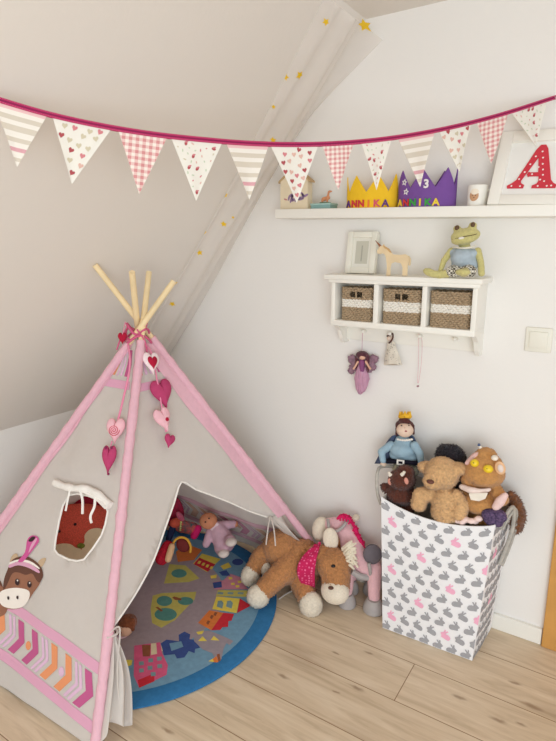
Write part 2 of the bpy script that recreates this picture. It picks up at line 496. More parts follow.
# ------------------------------------------------------------------ on the cubby shelf
# small picture frame, leaning on the wall
paper_m = mat('print_paper', (226, 224, 214), .8); ink_m = mat('pale_grey_print', (196, 194, 180), .8)
t = thing('framed_picture', 'small white picture frame leaning on the wall beside the wooden unicorn', 'picture frame', (-.889, 1.93, 1.297))
rx = Matrix.Rotation(math.radians(-9), 3, 'X'); pv = (-.889, 1.93, 1.297)
W_, H_ = .118, .153
fr = B(); x0, x1, z0, z1, fw_ = -.889 - W_ / 2, -.889 + W_ / 2, 1.298, 1.298 + H_, .022
for lo, hi in (((x0, 0, z0), (x0 + fw_, 0, z1)), ((x1 - fw_, 0, z0), (x1, 0, z1)), ((x0 + fw_, 0, z0), (x1 - fw_, 0, z0 + fw_)), ((x0 + fw_, 0, z1 - fw_), (x1 - fw_, 0, z1))):
    fr.box((lo[0], 1.92, lo[2]), (hi[0], 1.945, hi[2]), .002, rot=rx, piv=pv)
mk('frame', fr, cream_m, t)
mk('picture', B().box((x0 + .01, 1.928, z0 + .01), (x1 - .01, 1.942, z1 - .01), rot=rx, piv=pv), paper_m, t)
pr = B().box((x0 + .034, 1.9274, z0 + .036), (x1 - .034, 1.929, z1 - .034), rot=rx, piv=pv)
pr.m(1).box((x0 + .057, 1.9268, z0 + .045), (x0 + .062, 1.929, z1 - .05), rot=rx, piv=pv)
mk('print', pr, [ink_m, mat('grey_line_print', (170, 168, 156), .8)], t)

# wooden unicorn cut from a board
uw = mat('pale_plywood', (226, 204, 166), .6, var=.08, vs=25)
f = Fr(325, 225, 5.85, Y=1.885)
prof = [(304, 148), (322, 122), (335, 118), (345, 108), (352, 124), (372, 135), (388, 160), (402, 170), (440, 172), (472, 168), (487, 178),
        (492, 205), (484, 240), (482, 293), (452, 293), (454, 245), (444, 222), (410, 214), (390, 222), (384, 250), (383, 293), (358, 293), (362, 245), (358, 200), (352, 172),
        (338, 163), (322, 168), (306, 163)]
base = f(420, 293)
t = thing('wooden_unicorn', 'flat wooden unicorn figure with a small brown horn', 'figurine', (base.x, 1.885, 1.297))
dz = 1.2972 - base.z
mk('body', B().prism(prof, lambda a, c, d_: f(a, c, d_) + V((0, 0, dz if c > 280 else dz)), .018), uw, t, smooth=False)
mk('horn', B().tube([f(326, 124, .009) + V((0, 0, dz)), f(295, 88, .009) + V((0, 0, dz))], [.0045, .001], 8), mat('brown_horn', (150, 100, 72), .6), t)
mk('mane', B().prism([(338, 116), (352, 122), (376, 136), (392, 160), (378, 158), (362, 140), (345, 132)], lambda a, c, d_: f(a, c, .0182 + d_) + V((0, 0, dz)), .0015), mat('wood_mane', (196, 158, 108), .7), t, smooth=False)
mk('tail', B().tube(smoothpts([f(486, 180, .009) + V((0, 0, dz)), f(497, 200, .009) + V((0, 0, dz)), f(494, 235, .009) + V((0, 0, dz))]), [.004] * 12 + [.002], 8), uw, t)
#@@FROG
f = Fr(415, 215, 6.95, Y=1.872)
frog_m = fur('olive_green_plush', (206, 198, 134), .12)
base = f(330, 430)
t = thing('plush_frog', 'green plush frog in a pale blue shirt sitting on the cubby shelf', 'plush toy', (base.x, 1.86, 1.297))
u = f.u
hd = B(); hd.ell(f(350, 145, .012), f.r(98, 52, 62), f.R(8)); hd.ell(f(335, 172, .018), f.r(80, 34, 60), f.R(8))
hd.ell(f(292, 97, .015), f.r(26, 22, 26)); hd.ell(f(402, 75, .015), f.r(28, 24, 26)); hd.limb([f(345, 190), f(345, 225)], f.r(34, 40))
hd.fuse(.0035, 4, .0008, 180); head = mk('head', hd, frog_m, t)
for cx, cy in ((292, 90), (402, 68)):
    e = B().ell(f(cx, cy, .022), f.r(16, 13, 18)); mk('eye', e, mat('frog_eye_brown', (96, 72, 52), .4), head)
mth = B().tube(smoothpts([f(258, 170, .03), f(290, 163, .041), f(345, 150, .046), f(400, 140, .04), f(440, 128, .02)]), .0012, 6)
mk('mouth_line', mth, mat('mouth_brown', (92, 76, 52), .8), head)
mk('tooth', B().ell(f(322, 160, .045), f.r(20, 8, 8), f.R(10)), wickw_m, head)
sh = B(); sh.ell(f(335, 295, .012), f.r(82, 88, 72)); sh.ell(f(270, 262, .012), f.r(34, 34, 30)); sh.ell(f(412, 265, .012), f.r(32, 34, 30)); sh.ell(f(345, 345, .012), f.r(92, 38, 70))
mk('shirt', sh.fuse(.004, 5, .001, 70), cloth('frog_shirt_blue', (172, 186, 196), .1), t)
mk('collar', B().tube(smoothpts([f(268, 222, .02), f(320, 230, .045), f(380, 226, .045), f(425, 212, .02)]), .0028, 8), cloth('lace_white', (228, 224, 208)), t)
a = B().limb([f(252, 250, .012), f(200, 318, .018), f(178, 385, .022)], f.r(25, 22, 18)); mk('arm', a.fuse(.0035, 3, .0006, 180), frog_m, t)
a = B().limb([f(436, 250, .01), f(458, 330, .018), f(462, 405, .018)], f.r(26, 22, 24)); mk('arm', a.fuse(.0035, 3, .0006, 180), frog_m, t)
pm = bpy.data.materials.new('checked_trousers'); pm.use_nodes = True
N = pm.node_tree.nodes; L = pm.node_tree.links
tc = N.new('ShaderNodeTexCoord'); ck = N.new('ShaderNodeTexChecker'); ck.inputs['Scale'].default_value = 150
ck.inputs['Color1'].default_value = lin((226, 222, 208)); ck.inputs['Color2'].default_value = lin((84, 78, 66))
L.new(tc.outputs['Object'], ck.inputs[0]); L.new(ck.outputs[0], N['Principled BSDF'].inputs['Base Color']); N['Principled BSDF'].inputs['Roughness'].default_value = .9
p = B(); p.limb([f(330, 375, .01), f(255, 392, .03)], f.r(50, 42)); p.limb([f(340, 375, .01), f(385, 392, .035)], f.r(50, 42))
mk('trousers', p.fuse(.004, 4), pm, t)
l = B().limb([f(235, 405, .03), f(170, 415, .035), f(120, 408, .04)], f.r(30, 28, 26)); l.ell(f(100, 398, .04), f.r(48, 28, 24), f.R(-18))
mk('leg', l.fuse(.0035, 4, .0006, 180), frog_m, t)
l = B().limb([f(362, 392, .03), f(340, 400, .07)], f.r(30, 32)); l.ell(f(333, 398, .085), f.r(50, 42, 24))
mk('leg', l.fuse(.0035, 4, .0006, 180), frog_m, t)

# ------------------------------------------------------------------ hung on the pegs
f = Fr(340, 320, 5.56, Y=1.95)
base = f(120, 300)
t = thing('fairy_doll', 'purple tulle fairy doll hanging from the first peg', 'doll', tuple(base))
fh = fur('plum_wool_hair', (98, 56, 66)); tul = mat('mauve_tulle', (222, 174, 200), .9, var=.12, vs=60, trans=.3)
tul2 = mat('plum_tulle', (188, 150, 168), .95, var=.3, vs=120, trans=.3, alpha=.8)
skin_m = cloth('doll_skin', (226, 180, 156))
mk('hanging_loop', B().tube([V((-.873, BACK - .046, 1.083)), V((-.873, BACK - .044, 1.075)), f(122, 170, 0)], .0009, 6), tul, t)
dr = B(); dr.limb([f(122, 235), f(120, 262)], f.r(16, 18)); dr.limb([f(120, 270), f(122, 325), f(118, 375)], f.r(26, 44, 32)); dr.limb([f(116, 380), f(112, 405)], f.r(28, 12))
dr.fuse(.0035, 4)
for q_ in dr.b.verts: q_.co += V((0, -1, 0)) * .0018 * math.sin(q_.co.x * 700)
mk('dress', dr, tul, t)
mk('bodice', B().limb([f(122, 232, .004), f(122, 280, .012)], f.r(19, 14)).fuse(.003, 3), mat('violet_satin', (136, 74, 118), .6), t)
for sx_ in (-1, 1):
    w = B()
    for k in range(9):
        w.ell(f(122 + sx_ * (38 + random.random() * 38), 205 + k * 9 + random.random() * 8, -.004), f.r(20, 14, 10), f.R(sx_ * 30))
    mk('wing', w.fuse(.0035, 2, .002, 150, hair=.004), tul2, t, ang=180)
hh = B().ell(f(123, 196, .004), f.r(36, 36, 24)); hh.limb([f(96, 205), f(90, 270)], f.r(14, 8)); hh.limb([f(152, 205), f(158, 285)], f.r(14, 8))
mk('hair', hh.fuse(.003, 2, .0015, 220), fh, t)
hd = mk('head', B().ell(f(124, 203, .012), f.r(22, 24, 18)), skin_m, t)
for s_ in (-1, 1):
    mk('arm', B().limb([f(122 + s_ * 22, 232, .01), f(122 + s_ * 40, 262, .012), f(122 + s_ * 46, 270, .014)], f.r(7, 6, 7)).fuse(.002, 2), skin_m, t)
t = thing('cloth_doll', 'small white patterned cloth doll hanging from the second peg', 'doll', tuple(f(290, 180)))
dm = cloth('speckled_cream_cotton', (222, 214, 200), .12)
mk('hanging_loop', B().tube([V((-.765, BACK - .046, 1.083)), f(283, 85, .002)], .0009, 6), dm, t)
g = B(); rings = []
for k in range(9):
    tt = k / 8; cy = 118 + 130 * tt; w_ = 18 + 34 * tt
    rings.append([f(283 + 12 * tt + w_ * math.cos(a), cy + 4 * math.sin(3 * a) * tt, w_ * f.u * .55 * math.sin(a) + .002 * math.sin(7 * a) * tt) for a in [2 * PI * j / 28 for j in range(28)]])
vs = [[g.b.verts.new(p) for p in r_] for r_ in rings]
for i in range(8):
    for j in range(28): g.b.faces.new((vs[i][j], vs[i][(j + 1) % 28], vs[i + 1][(j + 1) % 28], vs[i + 1][j]))
g.b.faces.new(vs[0][::-1]); g.b.faces.new(vs[-1])
spot = mat('grey_bead_print', (150, 142, 132), .8)
g.m(1)
for k in range(34):
    tt = random.random(); a = PI * (.15 + .7 * random.random()); w_ = 18 + 34 * tt
    g.ell(f(283 + 12 * tt + w_ * math.cos(a), 118 + 130 * tt, w_ * f.u * .55 * math.sin(a) + .0005), f.r(3.2, 2.2, 2), sub=1)
bmesh.ops.recalc_face_normals(g.b, faces=g.b.faces)
mk('dress', g, [dm, spot], t)
mk('head', B().ell(f(276, 102, .004), f.r(15, 17, 14)), cloth('pale_doll_skin', (226, 204, 188)), t)
mk('hair', B().tube(smoothpts([f(262, 90, .006), f(278, 82, .01), f(292, 76, .006), f(294, 98, .012), f(282, 120, .014), f(272, 128, .01)]), f.r(4.5), 8), mat('dark_brown_braid', (90, 62, 54), .8), t)
t = thing('bead_necklace', 'thin pink necklace with a small pendant hanging from the third peg', 'necklace', (-.652, BACK - .03, 1.0))
pkb = mat('pale_pink_beads', (226, 186, 192), .5)
k = B(); lp = smoothpts([V((-.652, BACK - .047, 1.089)), f(456, 120), f(452, 240), f(440, 330), f(434, 350), f(432, 330), f(436, 240), f(438, 120), V((-.652, BACK - .047, 1.089))], 8)
k.tube(lp, .0008, 6, cap=False)
for i in range(0, len(lp), 2): k.ell(lp[i], .0016, sub=1)
mk('bead_string', k, pkb, t)
mk('pendant', B().ell(f(433, 368), f.r(7, 9, 5)), mat('mauve_pendant', (168, 128, 136), .5), t)
#@@SHELF
# ------------------------------------------------------------------ on the long shelf
ZS = shz
t = thing('wooden_house', 'small cream wooden house block with a purple painted motif', 'ornament', (-1.16, 1.91, ZS(-1.16)))
zb = ZS(-1.222) - .0005
housem = mat('cream_house_paint', (226, 212, 184), .7, var=.04)
hp = [(-1.22, zb), (-1.098, zb - .001), (-1.098, zb + .102), (-1.16, zb + .147), (-1.22, zb + .104)]
mk('house_block', B().prism(hp, lambda a, c, d_: V((a, 1.93 - d_, c)), .034), housem, t, smooth=False)
rf = B().prism([(-1.228, zb + .098), (-1.16, zb + .148), (-1.088, zb + .096), (-1.088, zb + .103), (-1.16, zb + .157), (-1.228, zb + .105)], lambda a, c, d_: V((a, 1.932 - d_, c)), .04)
mk('roof', rf, mat('tan_roof_edge', (190, 162, 122), .7), t, smooth=False)
pd = B()
def hf(a, c): return V((a, 1.8952, c))
for k in range(13):
    pd.decal(ellipse(-1.155 + .035 * random.gauss(0, .7), zb + .035 + random.random() * .022, .012, .0045, 10, random.random() * 3), hf, .05)
pd.m(1).decal(ellipse(-1.196, zb + .038, .009, .003, 10, -.3), hf, .05)
pd.m(2).decal(ellipse(-1.16, zb + .09, .018, .006, 12), hf, .05)
mk('painted_motif', pd, [mat('violet_paint', (150, 124, 160), .7), mat('pink_paint', (190, 130, 130), .7), mat('yellow_paint', (214, 186, 120), .7)], t)
t = thing('music_box', 'flat teal box with a tiny orange animal figure standing on it', 'ornament', (-1.035, 1.91, ZS(-1.035)))
z0 = ZS(-1.08)
mk('box', B().box((-1.078, 1.885, z0 - .0025), (-.997, 1.945, z0 + .015), .002), mat('teal_box', (136, 172, 168), .6), t)
mk('lid', B().box((-1.08, 1.883, z0 + .013), (-.995, 1.947, z0 + .02), .002), mat('teal_box_lid', (158, 190, 184), .6), t)
an = B().limb([(-1.04, 1.915, z0 + .036), (-1.02, 1.915, z0 + .04)], [.008, .007])
for x in (-1.043, -1.022): an.limb([(x, 1.91, z0 + .024), (x, 1.91, z0 + .036)], [.0035, .004])
an.limb([(-1.022, 1.915, z0 + .042), (-1.018, 1.913, z0 + .06)], [.005, .004]); an.ell((-1.012, 1.912, z0 + .062), (.009, .005, .004))
mk('animal_figure', an.fuse(.0018, 2), mat('orange_figure', (206, 142, 104), .6), t)
mk('figure_base', B().box((-1.05, 1.902, z0 + .0195), (-1.014, 1.926, z0 + .0245), .001), mat('green_base', (92, 122, 92), .6), t)

def crown(xc, yc, a, b_, n, ph0, zlo, zv, zp, mat_, name, label, txt, cols, lz, span, size):
    zb = ZS(xc) - .001
    t = thing(name, label, 'paper crown', (xc, yc, zb))
    c = B(); N_ = n * 12; outer = []; inner = []
    for i in range(N_):
        phi = 2 * PI * i / N_
        tri = abs(((phi - ph0) * n / (2 * PI) + .5) % 1 - .5) * 2      # 0 on a peak
        z = zv + (zp - zv) * (1 - tri)
        for lst, k in ((outer, 1), (inner, .965)):
            x = xc + a * k * math.sin(phi); y = yc - b_ * k * math.cos(phi); flare = 1 + .0
            lst.append((c.b.verts.new((x, y, ZS(x) - .0005)), c.b.verts.new((x, y, zb + z))))
    for i in range(N_):
        j = (i + 1) % N_
        for q_ in ((outer[i][0], outer[j][0], outer[j][1], outer[i][1]), (inner[j][0], inner[i][0], inner[i][1], inner[j][1]),
                   (outer[i][1], outer[j][1], inner[j][1], inner[i][1]), (outer[j][0], outer[i][0], inner[i][0], inner[j][0])): c.b.faces.new(q_)
    bmesh.ops.recalc_face_normals(c.b, faces=c.b.faces)
    mk('crown_band', c, mat_, t, ang=25)
    for i, ch in enumerate(txt):
        x = span[0] + (span[1] - span[0]) * i / (len(txt) - 1) - xc
        phi = math.asin(max(-.99, min(.99, x / a)))
        tang = math.atan2(b_ * math.sin(phi), a * math.cos(phi))
        L_ = letters(ch, size, .0016)
        Mx = Matrix.Translation((xc + (a + .0022) * math.sin(phi), yc - (b_ + .0022) * math.cos(phi), ZS(xc + x) + lz)) @ Matrix.Rotation(tang, 4, 'Z') @ Matrix.Rotation(PI / 2, 4, 'X') @ Matrix.Scale(1.08, 4, (1, 0, 0))
        bmesh.ops.transform(L_, matrix=Mx, verts=L_.verts)
        mk('letter', L_, mat('foam_' + cols[i], FOAM[cols[i]], .7), t, smooth=False)
    return t, zb
FOAM = dict(violet=(104, 62, 130), red=(206, 62, 66), rose=(214, 92, 110), orange=(232, 128, 62), yellow=(240, 208, 66), green=(66, 158, 74), white=(240, 236, 236))
yel = mat('yellow_felt', (240, 196, 50), .85, var=.04, vs=50, spec=.1)
pur = mat('purple_felt', (122, 84, 156), .85, var=.05, vs=50, spec=.1)
crown(-.848, 1.922, .096, .05, 7, math.radians(25.7), 0, .054, .112, yel, 'birthday_crown', 'yellow felt birthday crown with coloured letters beside the purple crown', 'ANNIKA',
      ['violet', 'red', 'red', 'orange', 'rose', 'violet'], .0045, (-.922, -.782), .032)
tc_, zb = crown(-.648, 1.922, .099, .05, 7, 0, 0, .062, .122, pur, 'birthday_crown', 'purple felt birthday crown with the number three and white stars', 'ANNIKA',
                ['yellow', 'red', 'green', 'yellow', 'green', 'yellow'], .0045, (-.728, -.602), .031)
L_ = letters('3', .037, .0016)
bmesh.ops.transform(L_, matrix=Matrix.Translation((-.634, 1.8685, zb + .061)) @ Matrix.Rotation(PI / 2, 4, 'X'), verts=L_.verts)
mk('number', L_, mat('foam_white', FOAM['white'], .7), tc_, smooth=False)
for x, z in ((-.712, .083), (-.704, .052)):
    phi = math.asin((x + .648) / .099); ang = math.atan2(.05 * math.sin(phi), .099 * math.cos(phi))
    o_ = V((-.648 + .101 * math.sin(phi), 1.922 - .052 * math.cos(phi), zb + z))
    st = B().prism(star2(0, 0, .0115, .2, .5), lambda a, c, d_: o_ + V((math.cos(ang) * a + math.sin(ang) * d_, math.sin(ang) * a - math.cos(ang) * d_, c)), .002,
                   holes=[star2(0, 0, .006, .2, .5)])
    mk('star', st, mat('foam_white', FOAM['white'], .7), tc_, smooth=False)
# mug with a picture
t = thing('picture_mug', 'small white mug with a tan animal face on it', 'mug', (-.478, 1.912, ZS(-.478)))
c = B(); z0 = ZS(-.478); pr = [(.027, 0), (.030, .004), (.031, .03), (.031, .064), (.029, .066), (.028, .062), (.028, .008), (.001, .006)]
rg = [[c.b.verts.new((-.478 + r_ * math.cos(a), 1.912 + r_ * math.sin(a), z0 + z)) for a in [2 * PI * j / 32 for j in range(32)]] for r_, z in pr]
for i in range(len(rg) - 1):
    for j in range(32): c.b.faces.new((rg[i][j], rg[i][(j + 1) % 32], rg[i + 1][(j + 1) % 32], rg[i + 1][j]))
c.b.faces.new(rg[0][::-1]); c.b.faces.new(rg[-1]); bmesh.ops.recalc_face_normals(c.b, faces=c.b.faces)
mk('mug_body', c, white_m, t)
mk('mug_handle', B().tube(smoothpts([(-.449, 1.915, z0 + .05), (-.432, 1.917, z0 + .046), (-.43, 1.918, z0 + .03), (-.45, 1.915, z0 + .018)]), .004, 8), white_m, t)
def mf(a, c_): 
    ph = a / .0315; return V((-.478 + .0316 * math.sin(ph), 1.912 - .0316 * math.cos(ph), z0 + c_))
k = B().decal(ellipse(-.004, .032, .015, .017), mf, .006); k.m(1).decal(ellipse(-.002, .044, .013, .009), lambda a, c_: mf(a, c_) + V((0, -.0004, 0)), .006)
k.m(2)
for x, y in ((-.009, .033), (.002, .033), (-.003, .026)): k.decal(ellipse(x, y, .0018, .0016, 8), lambda a, c_: mf(a, c_) + V((0, -.0006, 0)), .006)
mk('animal_print', k, [mat('tan_print', (196, 152, 116), .6), mat('cream_print', (236, 226, 208), .6), mat('brown_print', (92, 62, 48), .6)], t)
# big frame with the red letter, leaning
t = thing('framed_letter', 'large white frame with a red spotted letter A leaning on the wall', 'picture frame', (-.3, 1.88, ZS(-.3)))
xl, wd, ht = -.437, .30, .238
rm = Matrix.Rotation(math.radians(-21), 3, 'X') @ Matrix.Rotation(math.radians(1.06 + 1.6), 3, 'Y')
pv = V((xl, 1.878, ZS(xl) + .001))
def lf(a, d_, c): return pv + rm @ V((a, d_, c))
def fbox(bb, a0, a1, c0, c1, d0, d1, bev=.0015):
    t_ = bmesh.new(); bmesh.ops.create_cube(t_, size=1, matrix=Matrix.Translation(((a0 + a1) / 2, (d0 + d1) / 2, (c0 + c1) / 2)) @ Matrix.Diagonal((a1 - a0, d1 - d0, c1 - c0, 1)))
    if bev: bmesh.ops.bevel(t_, geom=t_.edges[:], offset=bev, segments=2, affect='EDGES', profile=.5)
    for v_ in t_.verts: v_.co = lf(*v_.co)
    bb.join(t_)
k = B()
for q_ in ((0, .035, 0, ht), (wd - .035, wd, 0, ht), (.035, wd - .035, 0, .03), (.035, wd - .035, ht - .035, ht)): fbox(k, *q_, -.012, .012)
mk('frame', k, white_m, t)
k = B(); fbox(k, .012, wd - .012, .012, ht - .012, -.001, .004, 0); mk('mount', k, mat('white_mount', (236, 236, 232), .8), t, smooth=False)
LA = [[(.046, .055), (.046, .064), (.060, .068), (.100, .158), (.1035, .170), (.118, .195), (.132, .195), (.137, .182), (.160, .070), (.174, .066), (.174, .056), (.114, .056), (.114, .066), (.124, .072),
       (.122, .090), (.098, .090), (.094, .102), (.118, .102), (.112, .158), (.078, .070), (.088, .066), (.088, .055)]]
red = mat('red_spotted_letter', (204, 58, 72), .7)
k = B(); k.prism([(.048, .054), (.046, .062), (.058, .069), (.070, .080), (.110, .178), (.120, .192), (.134, .192), (.142, .180), (.168, .080), (.176, .070), (.186, .064), (.184, .054), (.118, .054), (.118, .062), (.130, .068), (.134, .076),
                 (.131, .092), (.105, .092), (.101, .090), (.097, .098), (.101, .106), (.107, .104), (.128, .104), (.120, .152), (.084, .078), (.086, .070), (.096, .064), (.094, .054)],
                lambda a, c, d_: lf(a, -.002 - d_, c), .003)
k.m(1)
for x, y in ((.06, .061), (.085, .06), (.078, .083), (.09, .105), (.101, .13), (.112, .155), (.128, .17), (.133, .15), (.136, .13), (.126, .12), (.14, .112), (.143, .095), (.138, .08), (.15, .075), (.135, .06), (.16, .06), (.172, .061), (.112, .098)):
    k.decal(ellipse(x, y, .0028, .0028, 10), lambda a, c: lf(a, -.0054, c))
mk('letter', k, [red, mat('white_spots', (240, 226, 224), .7)], t, smooth=False)
#@@BUNTING
# ------------------------------------------------------------------ bunting
P0, P1 = V((-1.211, .763, 0)), V((-.283, 1.96, 0))
bd = (P1 - P0).normalized(); bn = V((bd.y, -bd.x, 0))
if bn.dot(-P0) < 0: bn = -bn
SZ = [(-.16, 1.752), (-.08, 1.728), (0.0, 1.706), (0.098, 1.684), (0.203, 1.668), (0.316, 1.657), (0.435, 1.6515), (0.561, 1.6495), (0.696, 1.654), (0.838, 1.667), (0.989, 1.690), (1.149, 1.724), (1.316, 1.769), (1.51, 1.831)]
def bz(s):
    for i in range(len(SZ) - 1):
        if SZ[i][0] <= s <= SZ[i + 1][0] or i == len(SZ) - 2:
            p0, p1, p2, p3 = [SZ[max(0, min(len(SZ) - 1, i + k))] for k in (-1, 0, 1, 2)]
            u_ = (s - p1[0]) / (p2[0] - p1[0])
            m1 = (p2[1] - p0[1]) / (p2[0] - p0[0]) * (p2[0] - p1[0]); m2 = (p3[1] - p1[1]) / (p3[0] - p1[0]) * (p2[0] - p1[0]) if p3[0] != p1[0] else 0
            return p1[1] * (2 * u_**3 - 3 * u_**2 + 1) + m1 * (u_**3 - 2 * u_**2 + u_) + p2[1] * (-2 * u_**3 + 3 * u_**2) + m2 * (u_**3 - u_**2)
def bp(s, z, d_=0.): return P0 + bd * s + bn * d_ + V((0, 0, z))
t = thing('bunting', 'fabric bunting on a magenta ribbon strung across the room', 'bunting', tuple(bp(.7, bz(.7))))
rib = B(); NS = 110
for lay, hh_, mi in ((0, .0085, 0),):
    for i in range(NS):
        s0 = -.085 + 1.595 * i / NS; s1 = -.16 + 1.67 * (i + 1) / NS
        pass
pts = [bp(-.085 + 1.595 * i / NS, bz(-.085 + 1.595 * i / NS)) for i in range(NS + 1)]
rings = []
for i, p in enumerate(pts):
    ring = [rib.b.verts.new(p + bn * x + V((0, 0, z))) for x, z in ((.0035, -.006), (.0045, -.0016), (.0045, .0016), (.0035, .006), (-.0035, .006), (-.0035, -.006))]
    rings.append(ring)
for i in range(NS):
    for k in range(6):
        fc = rib.b.faces.new((rings[i][k], rings[i][(k + 1) % 6], rings[i + 1][(k + 1) % 6], rings[i + 1][k]))
        fc.material_index = 1 if k == 1 else 0
rib.b.faces.new(rings[0]); rib.b.faces.new(rings[-1])
bmesh.ops.recalc_face_normals(rib.b, faces=rib.b.faces)
rib.m(2)
for i in range(340):
    s_ = -.083 + 1.59 * i / 340
    for z in (.0040, -.0040): rib.ell(bp(s_, bz(s_) + z, .0042), (.0011, .0011, .0007), sub=1)
mk('ribbon', rib, [mat('magenta_ribbon', (176, 40, 92), .7), mat('plum_ribbon', (126, 24, 72), .7), mat('pink_stitch', (226, 140, 170), .7)], t)

for s_ in (-.083, 1.507):
    e_ = bp(s_, bz(s_)); w_ = e_ + V((-.0025, 0, .002)) if s_ < 0 else V((e_.x, BACK - .001, e_.z))
    mk('pin', B().tube([w_, w_.lerp(e_, .5), e_], .002, 8).ell(e_, .005, sub=2), mat('steel_pin', (180, 178, 172), .4), t)
def stripe_mat():
    m = bpy.data.materials.new('striped_cotton'); m.use_nodes = True; N = m.node_tree.nodes; L = m.node_tree.links
    uv = N.new('ShaderNodeUVMap'); sp = N.new('ShaderNodeSeparateXYZ'); L.new(uv.outputs[0], sp.inputs[0])
    rp = N.new('ShaderNodeValToRGB'); rp.color_ramp.interpolation = 'CONSTANT'
    cr, be, pk = lin((232, 226, 216)), lin((208, 198, 182)), lin((212, 160, 166))
    seq = [(0, cr), (.09, be), (.16, cr), (.26, pk), (.33, cr), (.42, be), (.5, cr), (.6, be), (.7, cr), (.78, be), (.86, cr), (.94, lin((228, 190, 188)))]
    e = rp.color_ramp.elements; e[0].position = 0; e[0].color = cr; e[1].position = seq[1][0]; e[1].color = seq[1][1]
    for p_, c_ in seq[2:]:
        k_ = e.new(p_); k_.color = c_
    L.new(sp.outputs[1], rp.inputs[0]); L.new(rp.outputs[0], N['Principled BSDF'].inputs['Base Color']); N['Principled BSDF'].inputs['Roughness'].default_value = .9
    return m
def gingham_mat():
    m = bpy.data.materials.new('gingham_cotton'); m.use_nodes = True; N = m.node_tree.nodes; L = m.node_tree.links
    uv = N.new('ShaderNodeUVMap'); sp = N.new('ShaderNodeSeparateXYZ'); L.new(uv.outputs[0], sp.inputs[0])
    hs = []
    for k_, n_ in ((0, 7.0), (1, 9.5)):
        a = N.new('ShaderNodeMath'); a.operation = 'MULTIPLY'; a.inputs[1].default_value = n_; L.new(sp.outputs[k_], a.inputs[0])
        fr_ = N.new('ShaderNodeMath'); fr_.operation = 'FRACT'; L.new(a.outputs[0], fr_.inputs[0])
        g = N.new('ShaderNodeMath'); g.operation = 'GREATER_THAN'; g.inputs[1].default_value = .5; L.new(fr_.outputs[0], g.inputs[0]); hs.append(g)
    ad = N.new('ShaderNodeMath'); ad.operation = 'ADD'; L.new(hs[0].outputs[0], ad.inputs[0]); L.new(hs[1].outputs[0], ad.inputs[1])
    hf_ = N.new('ShaderNodeMath'); hf_.operation = 'MULTIPLY'; hf_.inputs[1].default_value = .5; L.new(ad.outputs[0], hf_.inputs[0])
    rp = N.new('ShaderNodeValToRGB'); rp.color_ramp.interpolation = 'CONSTANT'; e = rp.color_ramp.elements
    e[0].position = 0; e[0].color = lin((236, 226, 216)); e[1].position = .4; e[1].color = lin((226, 190, 184)); k_ = e.new(.8); k_.color = lin((208, 142, 142))
    L.new(hf_.outputs[0], rp.inputs[0]); L.new(rp.outputs[0], N['Principled BSDF'].inputs['Base Color']); N['Principled BSDF'].inputs['Roughness'].default_value = .9
    return m
stripe_m, ging_m = stripe_mat(), gingham_mat()
cot_m = cloth('white_print_cotton', (232, 228, 218), .02)
pr_m = [mat('print_red', (174, 84, 88), .9), mat('print_blush', (218, 178, 164), .9), mat('print_sand', (204, 194, 168), .9), mat('print_leaf', (194, 204, 178), .9), mat('print_rose', (208, 132, 136), .9)]
PEN = [(-.012, .091, .021, 1.57, 's'), (.104, .226, .133, 1.538, 'h'), (.244, .354, .283, 1.52, 'g'), (.366, .488, .42, 1.508, 'f'), (.501, .609, .557, 1.514, 's'), (.617, .745, .686, 1.509, 'h'),
       (.759, .848, .809, 1.546, 'g'), (.872, .962, .921, 1.549, 'f'), (.984, 1.098, 1.061, 1.562, 's'), (1.114, 1.217, 1.192, 1.607, 'h'), (1.238, 1.343, 1.298, 1.634, 'g'), (1.357, 1.482, 1.453, 1.690, 'f')]
h2 = heart2(14)
